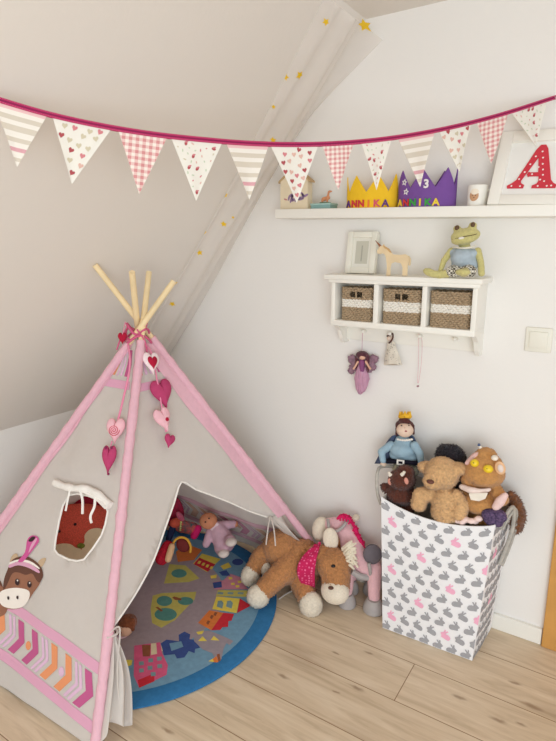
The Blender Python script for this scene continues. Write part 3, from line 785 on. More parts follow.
for s0, s1, st_, zt, kind in PEN:
    pb = B(); uvl = pb.b.loops.layers.uv.new('UVMap')
    z0_, z1_ = bz(s0) - .006, bz(s1) - .006
    ph = random.random() * 6
    def pmap(a, v_, d_=0.):                # a across the top 0..1, v_ 1 at the top, 0 at the tip
        s_ = (s0 + (s1 - s0) * a) * v_ + st_ * (1 - v_); z_ = (z0_ + (z1_ - z0_) * a) * v_ + zt * (1 - v_)
        return bp(s_, z_, .006 * math.sin(a * 5 + ph) * (1 - v_) * v_ * 2 + .004 * math.sin(ph) * (1 - v_) + d_)
    NV, NA = 12, 8
    for side, d_ in ((0, .0009), (1, -.0009)):
        grid = [[pb.b.verts.new(pmap(j / NA, 1 - i / NV, d_)) for j in range(NA + 1)] for i in range(NV)]
        tip = pb.b.verts.new(pmap(.5, 0, d_))
        for i in range(NV):
            for j in range(NA):
                q_ = [(i, j), (i, j + 1)] + ([(i + 1, j + 1), (i + 1, j)] if i < NV - 1 else [(NV, 0)])
                vv = [tip if a_ == NV else grid[a_][c_] for a_, c_ in q_]
                fc = pb.b.faces.new(vv if side else vv[::-1])
                for lp_ in fc.loops:
                    for a_, c_ in q_:
                        if (tip if a_ == NV else grid[a_][c_]) is lp_.vert:
                            v_ = 1 - a_ / NV; lp_[uvl].uv = (.5 + (c_ / NA - .5) * v_ if a_ < NV else .5, v_)
        if side == 0: g0, t0 = grid, tip
        else: g1, t1 = grid, tip
    for i in range(NV - 1):
        for j in (0, NA): pb.b.faces.new((g0[i][j], g0[i + 1][j], g1[i + 1][j], g1[i][j]))
    for j in (0, NA): pb.b.faces.new((g0[NV - 1][j], t0, t1, g1[NV - 1][j]))
    W_ = s1 - s0; H_ = (z0_ + z1_) / 2 - zt
    def inv(x, y): # metres from the top middle -> a, v
        v_ = 1 + y / H_; return (.5 + x / W_ / max(v_, .04), v_)
    if kind in 'hf':
        rr = random.Random(int((s0 + 1) * 1000))
        spots = []
        for k_ in range(400):
            v_ = rr.uniform(.1, .96); a_ = rr.uniform(.06, .94); x = (a_ - .5) * W_ * v_; y = (v_ - 1) * H_
            if abs(x) > W_ * v_ / 2 - .0055: continue
            if all((x - p_[0])**2 + (y - p_[1])**2 > (.0165 if kind == 'h' else .0125)**2 for p_ in spots): spots.append((x, y))
        for k_, (x, y) in enumerate(spots):
            if kind == 'h':
                pb.mi = rr.choice([1, 1, 2, 2, 3, 3, 5]); rz_ = rr.uniform(-.4, .4); c_, s_ = math.cos(rz_), math.sin(rz_)
                poly = [(x + 0.0062 * (px_ * c_ - py_ * s_), y + 0.0062 * (px_ * s_ + py_ * c_)) for px_, py_ in h2]
                pb.decal(poly, lambda X, Y: pmap(*inv(X, Y), .0017), .05)
            else:
                big = k_ % 5 == 0
                pb.mi = 1 if big else rr.choice([4, 4, 2, 5, 3])
                pb.decal(ellipse(x, y, .0055 if big else rr.uniform(.002, .0045), .0036 if big else .0016, 9, rr.uniform(0, 3)), lambda X, Y: pmap(*inv(X, Y), .0017), .05)
                if big:
                    pb.mi = 5; pb.decal(ellipse(x + .001, y + .003, .005, .002, 9, .3), lambda X, Y: pmap(*inv(X, Y), .0021), .05)
    ms = {'s': [stripe_m], 'g': [ging_m]}.get(kind, [cot_m] + pr_m)
    mk('pennant', pb, ms, t)

# ------------------------------------------------------------------ star curtain along the roof corner
ctm = mat('sheer_white_voile', (246, 242, 238), .9, var=.02, vs=20, trans=.45, alpha=.6)
gold = mat('gold_star_print', (226, 186, 40), .7)
cor0, cor1 = V((-2.0, BACK, KZ + (2.12 - 2.0) * (CZ - KZ) / (CX_ - KX))), V((-.935, BACK, CZ - .012))
along = (cor1 - cor0); clen = along.length; ca = along.normalized()
wd_n = V((ca.z, 0, -ca.x))         # along the back wall, away from the slope
NC, NP = 60, 44
def cur(u_, w_):
    """u_ along the corner from low to high, w_ across: 0 at the slope side, 1 at the back wall side"""
    top = max(0, (u_ - .8) / .2)
    yo = .275 * (1 - w_) * (1 - .12 * math.sin(u_ * 3)) + .006
    low = max(0, (.12 - u_) / .12)
    lift = .012 + .05 * math.sin(min(1, w_ * 1.15) * PI) ** 1.5 + .009 * math.sin(w_ * 22 + 1.5 * math.sin(u_ * 4)) * (1 - .3 * w_) + .012 * math.sin(u_ * 9) * w_ * (1 - w_)
    xw = max(0, w_ - .78) / .22 * (.012 + .07 * top ** 1.2 + .012 * math.sin(u_ * 7))
    p = cor0 + along * u_ + V((0, -yo, 0)) + sn * lift + wd_n * xw
    p.y = min(p.y, BACK - .006); p.z = min(p.z, CZ - .004)
    return p
c = B(); g = [[c.b.verts.new(cur(i / NC, j / NP)) for j in range(NP + 1)] for i in range(NC + 1)]
for i in range(NC):
    for j in range(NP): c.b.faces.new((g[i][j], g[i][j + 1], g[i + 1][j + 1], g[i + 1][j]))
c.m(1)
def curpx(x, y):
    best = None
    for i in range(0, 121):
        for j in range(0, 41):
            p = cur(i / 120, j / 40) - CP; z = p.dot(FW); e = (278 + 556 * p.dot(RT) / z - x)**2 + (370.5 - 556 * p.dot(UP) / z - y)**2
            if best is None or e < best[0]: best = (e, i / 120, j / 40)
    return best[1:]
for x, y, r_ in ((367, 18, .022), (324, 24, .014), (281, 77, .014), (300, 75, .02), (273, 107, .009), (273, 141, .013), (219, 190, .015), (224, 224, .014), (197, 228, .013), (200, 252, .017), (172, 303, .016), (168, 279, .013), (232, 217, .008)):
    u_, w_ = curpx(x, y)
    du, dw = 1 / clen, 1 / .3
    c.decal(star2(0, 0, r_ * .8, .4 + x, .5), lambda a, d_, u_=u_, w_=w_: cur(u_ + d_ * du, max(0, min(1, w_ + a * dw))) + (sn * .4 + V((.4, -.4, 0))) * .005, .02)
o = mk('star_curtain', c, [ctm, gold], loc=tuple(cor0)); tag(o, 'sheer white curtain with gold stars draped along the sloped ceiling corner', 'curtain')
#@@RUG
# ------------------------------------------------------------------ rug
RC, RR = V((-1.556, 1.362, 0)), .558
rugm = [cloth('rug_rim_blue', (56, 118, 168), .12), cloth('rug_sky_blue', (120, 160, 186), .1), cloth('rug_mauve', (166, 152, 158), .08), cloth('rug_lime', (198, 190, 104), .08), cloth('rug_teal', (92, 146, 138), .1),
        cloth('rug_pink', (222, 100, 140), .08), cloth('rug_red', (206, 54, 66), .08), cloth('rug_navy', (66, 86, 146), .1), cloth('rug_stone', (160, 150, 158), .08), cloth('rug_yellow', (234, 214, 96), .08),
        cloth('rug_orange', (226, 130, 70), .08), cloth('rug_brown', (150, 92, 66), .1), cloth('rug_cream', (228, 214, 180), .06), cloth('rug_rose', (206, 140, 158), .08), cloth('rug_steel', (130, 160, 164), .08)]
r = B(); TZ = .009
n = 96
prf = [(RR - .004, .0005, 0), (RR, .003, 0), (RR, .006, 0), (RR - .004, TZ, 0), (.492, TZ, 0), (.488, TZ, 1), (.345, TZ, 1)]
rg = [[r.b.verts.new((RC.x + q_ * math.cos(a), RC.y + q_ * math.sin(a), z)) for a in [2 * PI * j / n for j in range(n)]] for q_, z, _ in prf]
for i in range(len(rg) - 1):
    for j in range(n):
        fc = r.b.faces.new((rg[i][j], rg[i][(j + 1) % n], rg[i + 1][(j + 1) % n], rg[i + 1][j])); fc.material_index = prf[i + 1][2] if i >= 4 else 0
fc = r.b.faces.new(rg[-1]); fc.material_index = 2; r.b.faces.new(rg[0][::-1])
bmesh.ops.recalc_face_normals(r.b, faces=r.b.faces)
lay = [0]
def rp_(mi, pts, k, ox, oy):
    lay[0] += 1; z = TZ + .0003 + .00002 * lay[0]
    w_ = [atZ(ox + a / k, oy + c_ / k, TZ) for a, c_ in pts]
    r.m(mi).decal([(p.x, p.y) for p in w_], lambda X, Y, z=z: V((X, Y, z)), 0)
CB = (4.633, 110, 540); CC = (4.94, 190, 540)
rp_(3, [(275, 112), (350, 118), (415, 178), (365, 195), (250, 202)], *CB); rp_(4, ellipse(320, 155, 36, 20), *CB)
rp_(3, [(198, 258), (240, 246), (400, 240), (392, 275), (300, 372), (238, 407), (195, 385), (188, 320)], *CB)
for e in ((252, 283, 36, 24), (350, 283, 36, 19), (258, 345, 52, 30)): rp_(4, ellipse(*e), *CB)
for q_ in ([(288, 266), (298, 262), (332, 272), (330, 280), (300, 278)], [(210, 312), (222, 310), (246, 328), (236, 332)]): rp_(11, q_, *CB)
rp_(5, [(112, 490), (232, 474), (240, 520), (268, 580), (262, 625), (200, 655), (135, 685), (110, 630)], *CB); rp_(6, [(128, 650), (205, 618), (206, 655), (135, 686)], *CB)
rp_(11, [(148, 487), (188, 487), (185, 540), (152, 540)], *CB); rp_(12, [(190, 480), (214, 478), (218, 528), (190, 534)], *CB); rp_(12, [(236, 490), (268, 486), (272, 510), (240, 515)], *CB)
for x, y in ((145, 572), (188, 558), (228, 550), (145, 605), (185, 593), (230, 585), (200, 622)): rp_(14, [(x - 11, y - 8), (x + 11, y - 10), (x + 12, y + 8), (x - 10, y + 10)], *CB)
rp_(7, [(235, 480), (262, 462), (320, 470), (318, 440), (345, 425), (372, 438), (368, 460), (400, 465), (417, 500), (395, 505), (392, 525), (365, 515), (345, 545), (310, 550), (300, 530), (250, 535)], *CB)
rp_(1, [(275, 480), (330, 470), (340, 495), (285, 515)], *CB)
rp_(9, [(60, 556), (104, 556), (100, 580), (78, 588), (62, 578)], *CB)
rp_(8, [(20, 450), (95, 448), (150, 470), (190, 488), (215, 500), (195, 520), (180, 510), (165, 540), (155, 590), (130, 600), (110, 560), (60, 540), (20, 500)], *CC)
for q_ in ([(30, 455), (70, 448), (60, 465), (40, 468)], [(40, 500), (62, 476), (84, 500)], [(102, 495), (118, 474), (146, 498)]): rp_(9, q_, *CC)
rp_(9, [(90, 600), (128, 578), (134, 606)], *CC); rp_(10, [(112, 588), (132, 574), (140, 604), (120, 606)], *CC); rp_(11, [(132, 566), (146, 562), (152, 596), (140, 602)], *CC)
rp_(10, [(40, 410), (95, 348), (165, 360), (105, 447)], *CC); rp_(6, [(105, 447), (165, 360), (218, 366), (205, 400), (190, 402), (188, 430), (160, 432), (150, 445)], *CC)
for x, y in ((90, 412), (108, 385), (126, 370)): rp_(11, [(x - 10, y), (x - 2, y - 14), (x + 10, y - 10), (x, y + 8)], *CC)
rp_(9, [(110, 342), (130, 280), (246, 290), (230, 362)], *CC); rp_(3, [(128, 278), (138, 248), (288, 250), (278, 282)], *CC)
for x in (150, 196): rp_(14, [(x - 18, 330), (x - 12, 302), (x + 6, 300), (x + 16, 312), (x + 10, 340)], *CC)
for x in (150, 200, 250): rp_(14, [(x - 16, 268), (x - 12, 258), (x + 16, 260), (x + 12, 270)], *CC)
rp_(6, [(232, 362), (246, 290), (302, 325)], *CC)
rp_(13, [(115, 210), (165, 200), (200, 168), (250, 185), (262, 215), (290, 245), (120, 245)], *CC)
for x, y in ((200, 190), (212, 218), (245, 208), (235, 230)): rp_(9, [(x - 10, y - 5), (x + 8, y - 6), (x + 10, y + 5), (x - 8, y + 6)], *CC)
rp_(7, [(112, 212), (155, 205), (158, 235), (118, 240)], *CC)
rp_(9, [(15, 118), (60, 68), (152, 95), (84, 160)], *CC); rp_(6, [(18, 120), (46, 88), (126, 122), (88, 158)], *CC)
for k_ in range(4): rp_(9, [(44 + 20 * k_, 104 + 9 * k_), (56 + 20 * k_, 106 + 9 * k_), (48 + 20 * k_, 120 + 9 * k_), (36 + 20 * k_, 116 + 9 * k_)], *CC)
rp_(7, [(142, 160), (180, 150), (200, 178), (160, 178)], *CC); rp_(7, ellipse(236, 110, 28, 16), *CC); rp_(9, [(150, 130), (190, 112), (205, 135), (165, 148)], *CC)
rp_(10, [(-70, 60), (-20, 20), (60, 50), (20, 100), (-60, 110)], *CC); rp_(9, [(100, 178), (132, 172), (130, 190), (104, 192)], *CC)
# the far side of the ring
rngr = random.Random(3)
for k_ in range(9):
    a = math.radians(130 + k_ * 15); c0 = RC + V((math.cos(a), math.sin(a), 0)) * .42; e0 = V((math.cos(a), math.sin(a), 0)); e1 = V((-e0.y, e0.x, 0))
    lay[0] += 1; z = TZ + .0003 + .00002 * lay[0]
    w_, h_ = rngr.uniform(.03, .045), rngr.uniform(.04, .06)
    for mi, poly in ((rngr.choice([5, 9, 10, 13]), [(-w_, -h_), (w_, -h_), (w_, h_ * .4), (-w_, h_ * .4)]), (rngr.choice([6, 7]), [(-w_ * 1.1, h_ * .4), (w_ * 1.1, h_ * .4), (0, h_)])):
        r.m(mi).decal([tuple((c0 + e1 * x + e0 * y).xy) for x, y in poly], lambda X, Y: V((X, Y, z)), 0)
o = mk('play_rug', r, rugm, loc=tuple(RC)); tag(o, 'round blue play rug with a village pattern lying under the teepee', 'rug')
#@@TEEPEE
# ------------------------------------------------------------------ teepee
A = V((-1.485, 1.37, 1.1255)); TF, TL, TR, TB = V((-1.135, .8, .004)), V((-2.06, .76, .004)), V((-.96, 1.945, .004)), V((-2.03, 1.935, .004))
tp = thing('teepee', 'white canvas play teepee with pink edges and four wooden poles', 'play tent', (-1.55, 1.36, 0))

class Panel:
    def __init__(s, b0, b1, wr=.006):
        s.b0, s.b1, s.wr = b0, b1, wr
        n_ = (b1 - b0).cross(A - b0).normalized(); mid = V((-1.55, 1.36, .4))
        s.n = n_ if (b0 - mid).dot(n_) > 0 else -n_
    def __call__(s, u_, v_, d_=0.):
        p = (s.b0 + (s.b1 - s.b0) * u_) * (1 - v_) + A * v_
        edge = max(0, min(1, u_ * 8, (1 - u_) * 8)) * max(0, min(1, (1 - v_) * 5))
        w_ = s.wr * (noise.noise(p * 5.5) * 1.6 + .5 * noise.noise(p * 13)) * edge - .012 * math.sin(PI * max(0, min(1, u_))) * (1 - v_) * edge
        return p + s.n * (w_ + d_)
    def px(s, x, y):
        p = atP(x, y, s.b0, s.n); a_ = s.b1 - s.b0; h_ = A - s.b0
        aa, hh, ah = a_.dot(a_), h_.dot(h_), a_.dot(h_); q_ = p - s.b0; pa, ph = q_.dot(a_), q_.dot(h_)
        det = aa * hh - ah * ah; s_ = (pa * hh - ph * ah) / det; v_ = (ph * aa - pa * ah) / det
        return (s_ / (1 - v_), v_)
PL, PR, PRB, PBL = Panel(TF, TL), Panel(TF, TR), Panel(TR, TB, .01), Panel(TB, TL, .01)
VT = .962
def solid(o, th=.0014):
    md = o.modifiers.new('thickness', 'SOLIDIFY'); md.thickness = th; md.offset = 0
def tris_panel(P, outer, holes=()):
    # stretch so that u and v steps are about equal in metres
    k = B(); k.decal([(a, c_ * 1.15) for a, c_ in outer], lambda X, Y: P(X, Y / 1.15), .05, holes=[[(a, c_ * 1.15) for a, c_ in h] for h in holes]); return k
def frompx(P, pts, ox=0, oy=0, k=1): return [P.px(ox + a / k, oy + c_ / k) for a, c_ in pts]

def on(P, x, y, d_): return atD(x, y, dep(P(*P.px(x, y))) - d_ * 1.15)
# left face with its window
win = frompx(PL, [(205, 175), (260, 165), (330, 178), (400, 205), (460, 260), (472, 290), (455, 380), (425, 455), (360, 545), (295, 622), (240, 632), (180, 622), (105, 585), (84, 550), (95, 470), (125, 350), (160, 245)], 40, 470, 6.95)
def edge_l(n_=10): return [(1, .006 + (VT - .006) * i / n_) for i in range(n_ + 1)]
outer = [(i / 16, .008) for i in range(17)] + edge_l()[1:] + [(0, VT - (VT - .01) * i / 12) for i in range(12)]
k = tris_panel(PL, outer, [win]); o = mk('canvas_panel', k, canvas_m, tp); solid(o)
tr = B().tube([PL(*w_, .001) for w_ in win + win[:2]], .0035, 8, cap=False); mk('window_binding', tr, cloth('white_binding', (240, 236, 230)), tp)
fl = B()
roll = smoothpts([PL(*PL.px(*q_), d_) for q_, d_ in (((57, 483), .008), ((68, 487), .014), ((79, 489), .017), ((92, 490), .016), ((103, 497), .014), ((112, 506), .008))])
fl.tube(roll, [.0125 + .0016 * math.sin(i * .9) for i in range(len(roll))], 10)
fl.tube(smoothpts([PL(*PL.px(*q_), .02) for q_ in ((59, 482), (72, 487), (88, 492), (100, 499), (110, 508))]), .006, 8)
mk('window_flap', fl, cloth('white_binding', (240, 236, 230)), tp)
for pts in ([(70, 489), (68, 498), (65.5, 511)], [(80, 490), (82.5, 500), (82.5, 514)], [(95, 494), (94.5, 506), (90.5, 516), (91.5, 523)]):
    mk('tie_cord', B().tube(smoothpts([on(PL, *q_, .028) for q_ in pts]), .0042, 6, flat=.5), cloth('white_binding', (240, 236, 230)), tp)
# printed band, horse head and top border of the left face
pb = B()
P_pink, P_mag, P_or, P_lil = mat('print_pink', (228, 172, 198), .9, trans=.1), mat('print_magenta', (190, 92, 140), .9), mat('print_orange', (228, 150, 106), .9), mat('print_lilac', (220, 184, 210), .9)
def strip(P, bb, mi, v0, v1, u0=.0, u1=1., bow=.0, d_=.0022):
    bb.m(mi); n_ = 24
    def vv(u_, e): return (v0 if e == 0 else v1) + bow * math.sin(PI * u_)
    bb.decal([(u0 + (u1 - u0) * i / n_, 0) for i in range(n_ + 1)] + [(u0 + (u1 - u0) * i / n_, 1) for i in range(n_, -1, -1)],
             lambda X, Y: P(X, vv(X, 0) * (1 - Y) + vv(X, 1) * Y, d_), .06)
def band(P, bb, ch=None, d_=.0022, us=(0.02, 1.)):
    b0_, b1_ = (lambda u_: .032 + .03 * min(1, u_ / .55)), (lambda u_: .148 + .03 * min(1, u_ / .55))
    bb.m(0)
    for fn in (b0_, b1_):
        n_ = 20; bb.decal([(us[0] + (us[1] - us[0]) * i / n_, 0) for i in range(n_ + 1)] + [(us[0] + (us[1] - us[0]) * i / n_, 1) for i in range(n_, -1, -1)], lambda X, Y: P(X, fn(X) + .024 * Y, d_), .05)
    def chev(u_, w_, mi):
        w_ *= .86; bb.m(mi); f_ = .040
        def cm(X, Y):
            v_ = b0_(X) + .030 + Y * .080; vr = b0_(X) + .07
            return P((X * (1 - vr) + .5 * vr - .5 * v_) / (1 - v_), v_, d_)
        bb.decal([(u_ - w_ / 2 + f_ / 2, 0), (u_ + w_ / 2 + f_ / 2, 0), (u_ + w_ / 2 - f_ / 2, .5), (u_ + w_ / 2 + f_ / 2, 1), (u_ - w_ / 2 + f_ / 2, 1), (u_ - w_ / 2 - f_ / 2, .5)], cm, .05)
    seq = [(.070, .044, 1), (.114, .018, 3), (.138, .018, 3), (.186, .044, 2), (.275, .044, 2), (.322, .018, 3), (.346, .018, 3), (.398, .046, 1), (.492, .046, 1), (.54, .019, 3), (.566, .019, 3), (.622, .048, 2), (.72, .048, 2), (.77, .019, 3), (.80, .019, 3), (.85, .048, 1), (.94, .048, 1)]
    for u_, w_, mi in seq:
        if us[0] + .02 < u_ < us[1] - .03: chev(u_, w_, mi)
    for u_, mi in ((.211, 3), (.427, 2), (.652, 3)):
        if us[0] < u_ < us[1]: bb.m(mi).decal(ellipse(u_, .5, .016, .13, 14), lambda X, Y: P(X, b0_(X) + .030 + Y * .080, d_), .05)
band(PL, pb)
strip(PL, pb, 0, .815, .838, .03, .97)
for u0, u1, mi in ((.60, .90, 2), (.48, .54, 3), (.34, .42, 3), (.08, .26, 1)):
    pb.m(mi).decal([(u0, .85), (u1, .85), (u1 - .03, .885), (u1, .925), (u0 + .02, .925), (u0 - .03, .885)], lambda X, Y: PL(X, Y, .0022), .05)
mk('printed_band', pb, [P_pink, P_mag, P_or, P_lil], tp)
pb = B(); strip(PR, pb, 0, .805, .828, .03, .97)
for u0, u1, mi in ((.62, .9, 1), (.42, .5, 3), (.3, .36, 3), (.08, .24, 2)):
    pb.m(mi).decal([(u0, .85), (u1, .85), (u1 - .03, .885), (u1, .925), (u0 + .02, .925), (u0 - .03, .885)], lambda X, Y: PR(X, Y, .0022), .05)
mk('printed_band', pb, [P_pink, P_mag, P_or, P_lil], tp)
hp = B(); HC = (0, 520, 3.354)
Hm = [mat('print_horse_brown', (150, 104, 82), .9), mat('print_horse_mane', (104, 70, 58), .9), mat('print_horse_nose', (240, 232, 224), .9), P_pink, mat('print_feather', (206, 92, 152), .9), mat('print_dark', (62, 44, 44), .9), mat('print_horse_ear', (196, 170, 140), .9)]
lay2 = [0]
def rnd(pts, n=4):
    m_ = len(pts); out = []
    for i in range(m_):
        p0, p1, p2, p3 = [V(pts[(i + k) % m_]) for k in (-1, 0, 1, 2)]
        for k in range(n):
            t_ = k / n; q_ = .5 * ((2 * p1) + (p2 - p0) * t_ + (2 * p0 - 5 * p1 + 4 * p2 - p3) * t_ * t_ + (3 * p1 - p0 - 3 * p2 + p3) * t_ ** 3); out.append((q_.x, q_.y))
    return out
def hd_(mi, pts):
    if len(pts) < 12 or True: pts = rnd(pts)
    lay2[0] += 1; d_ = .002 + .00025 * lay2[0]
    hp.m(mi).decal(frompx(PL, pts, *HC), lambda X, Y: PL(X, Y, d_), .03)
hd_(1, [(-30, 330), (-10, 300), (20, 300), (12, 240), (-5, 200), (-30, 220)]); hd_(0, [(-40, 345), (-20, 330), (5, 320), (18, 300), (20, 255), (0, 220), (-30, 250)])
hd_(6, [(118, 150), (128, 132), (146, 128), (138, 150), (126, 160)]); hd_(6, [(28, 150), (36, 122), (52, 112), (56, 130), (44, 155)])
hd_(0, [(20, 200), (22, 165), (40, 140), (80, 132), (120, 158), (136, 180), (128, 215), (108, 245), (92, 268), (70, 292), (40, 300), (10, 295), (-12, 270), (0, 240)])
hd_(1, [(20, 172), (40, 132), (85, 122), (125, 150), (138, 185), (128, 210), (116, 200), (104, 180), (84, 184), (60, 176), (40, 180), (24, 215), (10, 235), (12, 200)])
hd_(2, [(-8, 262), (2, 240), (28, 230), (60, 228), (92, 238), (94, 262), (76, 288), (46, 298), (16, 294), (0, 284)])
hd_(3, [(28, 150), (60, 140), (96, 146), (124, 168), (124, 178), (92, 160), (58, 152), (30, 160)])
hd_(2, [(30, 142), (62, 132), (98, 138), (124, 158), (124, 164), (96, 146), (60, 139), (30, 149)])
hd_(4, [(58, 138), (80, 108), (88, 68), (104, 52), (122, 56), (126, 72), (112, 92), (92, 118), (74, 140)])
hd_(3, [(92, 110), (100, 84), (116, 62), (120, 66), (106, 90)])
hd_(5, [(92, 70), (104, 56), (116, 58), (104, 72)])
for e in ((58, 208, 7, 11), (96, 216, 7, 11), (26, 262, 3.5, 6), (56, 260, 3.5, 6)): hd_(5, ellipse(*e, 12))
for e in ((60, 203, 2.2, 3), (98, 211, 2.2, 3)): hd_(2, ellipse(*e, 8))
mk('horse_print', hp, Hm, tp)

# entrance face
op_px = [(113, 627), (124, 612), (140, 588), (155, 560), (166, 530), (175, 503), (182, 482), (196, 489), (212, 495), (232, 503), (250, 511), (267, 517)]
opn = [PR.px(*q_) for q_ in op_px]
outer = [(0.0, VT - (VT - .24) * i / 14) for i in range(15)] + opn + [(1, .285)] + [(1, .285 + (VT - .285) * i / 12) for i in range(1, 13)]
k = tris_panel(PR, outer); o = mk('canvas_panel', k, canvas_m, tp); solid(o)
hem = B().tube(smoothpts([PR(u_, v_, 0.001) for u_, v_ in opn], 3), .0032, 6); mk('entrance_hem', hem, cloth('white_binding', (240, 236, 230)), tp)
# rolled inner edge of the tied left flap
fl = B(); n1, n2 = 26, 10
top = [PR(*PR.px(*q_), 0) for q_ in op_px[:7]]; top = smoothpts(top, 5)
for i in range(len(top)): pass
g = []
for i, p in enumerate(top):
    t_ = i / (len(top) - 1); w_ = .055 * math.sin(PI * min(1, t_ * .9 + .1)) + .004
    g.append([fl.b.verts.new(p - PR.n * (.006 + w_ * (j / n2) * .75) + V((-.25, -.9, .25)).normalized() * w_ * (j / n2) * .9 + PR.n * .012 * math.sin(j / n2 * 7) * (1 - t_)) for j in range(n2 + 1)])
for i in range(len(g) - 1):
    for j in range(n2): fl.b.faces.new((g[i][j], g[i][j + 1], g[i + 1][j + 1], g[i + 1][j]))
o = mk('flap_fold', fl, canvas_m, tp); solid(o)
# left flap below its tie
fl = B(); tie = PR(.022, .235, .012); n1, n2 = 26, 28
botL, botR = PR(.012, .004, .006), atZ(131, 722, .03)
g = []
for i in range(n1 + 1):
    t_ = i / n1; row = []
    for j in range(n2 + 1):
        s_ = j / n2; bt = botL.lerp(botR, s_ ** .9) + V((0, 0, .02 + .03 * math.sin(s_ * 5)))
        p = tie.lerp(bt, t_) + PR.n * (.016 * math.sin(s_ * 13) * min(1, t_ * 2.2)) + (botR - botL).normalized() * .02 * math.sin(PI * t_) * s_
        row.append(fl.b.verts.new(p))
    g.append(row)
for i in range(n1):
    for j in range(n2): fl.b.faces.new((g[i][j], g[i][j + 1], g[i + 1][j + 1], g[i + 1][j]))
o = mk('entrance_flap', fl, canvas_m, tp); solid(o)
mk('tie_cord', B().tube(smoothpts([PR(.0, .24, .02), PR(.03, .243, .02), PR(.04, .225, .022), PR(.036, .15, .026), PR(.05, .07, .03)]), .0028, 6), canvas_m, tp)
mk('tie_cord', B().tube(smoothpts([PR(-.01, .232, .018), PR(.03, .228, .018), PR(.035, .236, .0), PR(.0, .24, -.015)]), .004, 6), canvas_m, tp)
# right flap gathered at the pole
fl = B(); tie = PR(.874, .302, .006); n1, n2 = 18, 16; g = []
for i in range(n1 + 1):
    t_ = i / n1; row = []
    for j in range(n2 + 1):
        s_ = j / n2; bt = V((-1.10, 1.90, .10)).lerp(PR(.985, .05, .0), s_)
        p = tie.lerp(PR(.99, .30, 0), s_ * .75 * (1 - t_) + 0.0).lerp(bt, t_) + PR.n * .014 * math.sin(s_ * 11) * min(1, t_ * 2)
        row.append(fl.b.verts.new(p))
    g.append(row)
for i in range(n1):
    for j in range(n2): fl.b.faces.new((g[i][j], g[i][j + 1], g[i + 1][j + 1], g[i + 1][j]))
o = mk('entrance_flap', fl, canvas_m, tp); solid(o)
for pts in ([(270, 517), (268, 528), (266, 545)], [(271, 517), (274, 530), (275.5, 546)]):
    dd = [dep(PR(*PR.px(*q_), .02)) for q_ in pts]
    mk('tie_cord', B().tube(smoothpts([atD(*pts[0], dd[0]), atD(*pts[1], dd[0] - .05), atD(*pts[2], dd[0] - .07)]), .0026, 6), canvas_m, tp)
mk('tie_cord', B().tube(smoothpts([atZ(279, 599, .004), atZ(286, 594, .006), atZ(296, 589, .005)]), .0032, 6), canvas_m, tp)

# the two faces at the back
for P in (PRB, PBL):
    k = tris_panel(P, [(i / 12, .012) for i in range(13)] + [(1, .01 + (VT - .01) * i / 10) for i in range(1, 11)] + [(0, VT - (VT - .012) * i / 10) for i in range(10)])
    o = mk('canvas_panel', k, canvas_m, tp); solid(o)
    pb = B(); band(P, pb, d_=-.0035, us=(.06, .94)); mk('printed_band', pb, [mat('faded_pink_print', (216, 176, 186), .9), mat('faded_magenta_print', (196, 140, 160), .9), mat('faded_orange_print', (212, 178, 156), .9), mat('faded_lilac_print', (208, 182, 196), .9)], tp)

# poles and sleeves
def tip(base, x, y, off):
    c_ = A + off; d_ = ray(x, y)
    dr_ = (c_ - base).normalized()
    w0 = base - CP; a_, b__, c2, d2, e2 = dr_.dot(dr_), dr_.dot(d_), d_.dot(d_), dr_.dot(w0), d_.dot(w0)
    tt = (a_ * e2 - b__ * d2) / (a_ * c2 - b__ * b__); return CP + d_ * tt
poles = []
for base, (x, y), off in ((TF, (149, 272), V((.012, -.014, 0))), (TL, (174, 281), V((-.002, -.030, .0))), (TR, (95, 265), V((-.004, .012, 0))), (TB, (132, 272), V((-.016, .004, 0)))):
    tp_ = tip(base, x, y, off); poles.append((base, tp_))
    n_ = 10
    pl = B().tube([base.lerp(tp_, i / n_) for i in range(n_ + 1)], [.0105] * n_ + [.010], 16)
    pole = mk('pole', pl, wood_m, tp)
    full = (A - base).length; tot = (tp_ - base).length; te = full * .95 / tot
    sp = []; rr_ = []
    for i in range(61):
        sp.append(base.lerp(tp_, .012 + (te - .012) * i / 60)); rr_.append(.0148 + .0014 * math.sin(i * 2.1) + .001 * random.random() + (.0022 if i in (14, 31, 47) else 0))
    mk('pole_sleeve', B().tube(sp, rr_, 14), pinkc_m, tp)
# pink hems beside the outer poles
k = B()
for P, u0, u1 in ((PL, .945, 1.0), (PR, .955, 1.0)):
    n_ = 30
    lo = .012 if P is PL else .29
    kw = .05
    k.decal([(i / n_, 0) for i in range(n_ + 1)] + [(i / n_, 1) for i in range(n_, -1, -1)],
            lambda X, Y, P=P, lo=lo: P(1 - (kw * (1 - Y)) / (1 - (lo + (VT - .02 - lo) * X)), lo + (VT - .02 - lo) * X, .003), .04)
mk('pink_hem', k, pinkc_m, tp)
# ribbons round the crossing
rb = B()
for ph, dz_, rad in ((0, -.012, .034), (1.4, -.03, .040), (2.7, -.05, .046)):
    rb.tube([A + V((math.cos(a) * rad, math.sin(a) * rad, dz_ + .018 * math.sin(a * 2 + ph))) for a in [2 * PI * i / 30 for i in range(31)]], .0042, 8, cap=False)
rb.tube(smoothpts([A + V((.03, -.03, -.01)), A + V((.055, -.02, -.05)), A + V((.06, -.015, -.10))]), .003, 6)
rb.tube(smoothpts([A + V((-.02, -.035, -.015)), A + V((-.035, -.05, -.05)), A + V((-.045, -.06, -.085))]), .003, 6)
mk('ribbon', rb, mat('rose_ribbon', (206, 96, 134), .7), tp)

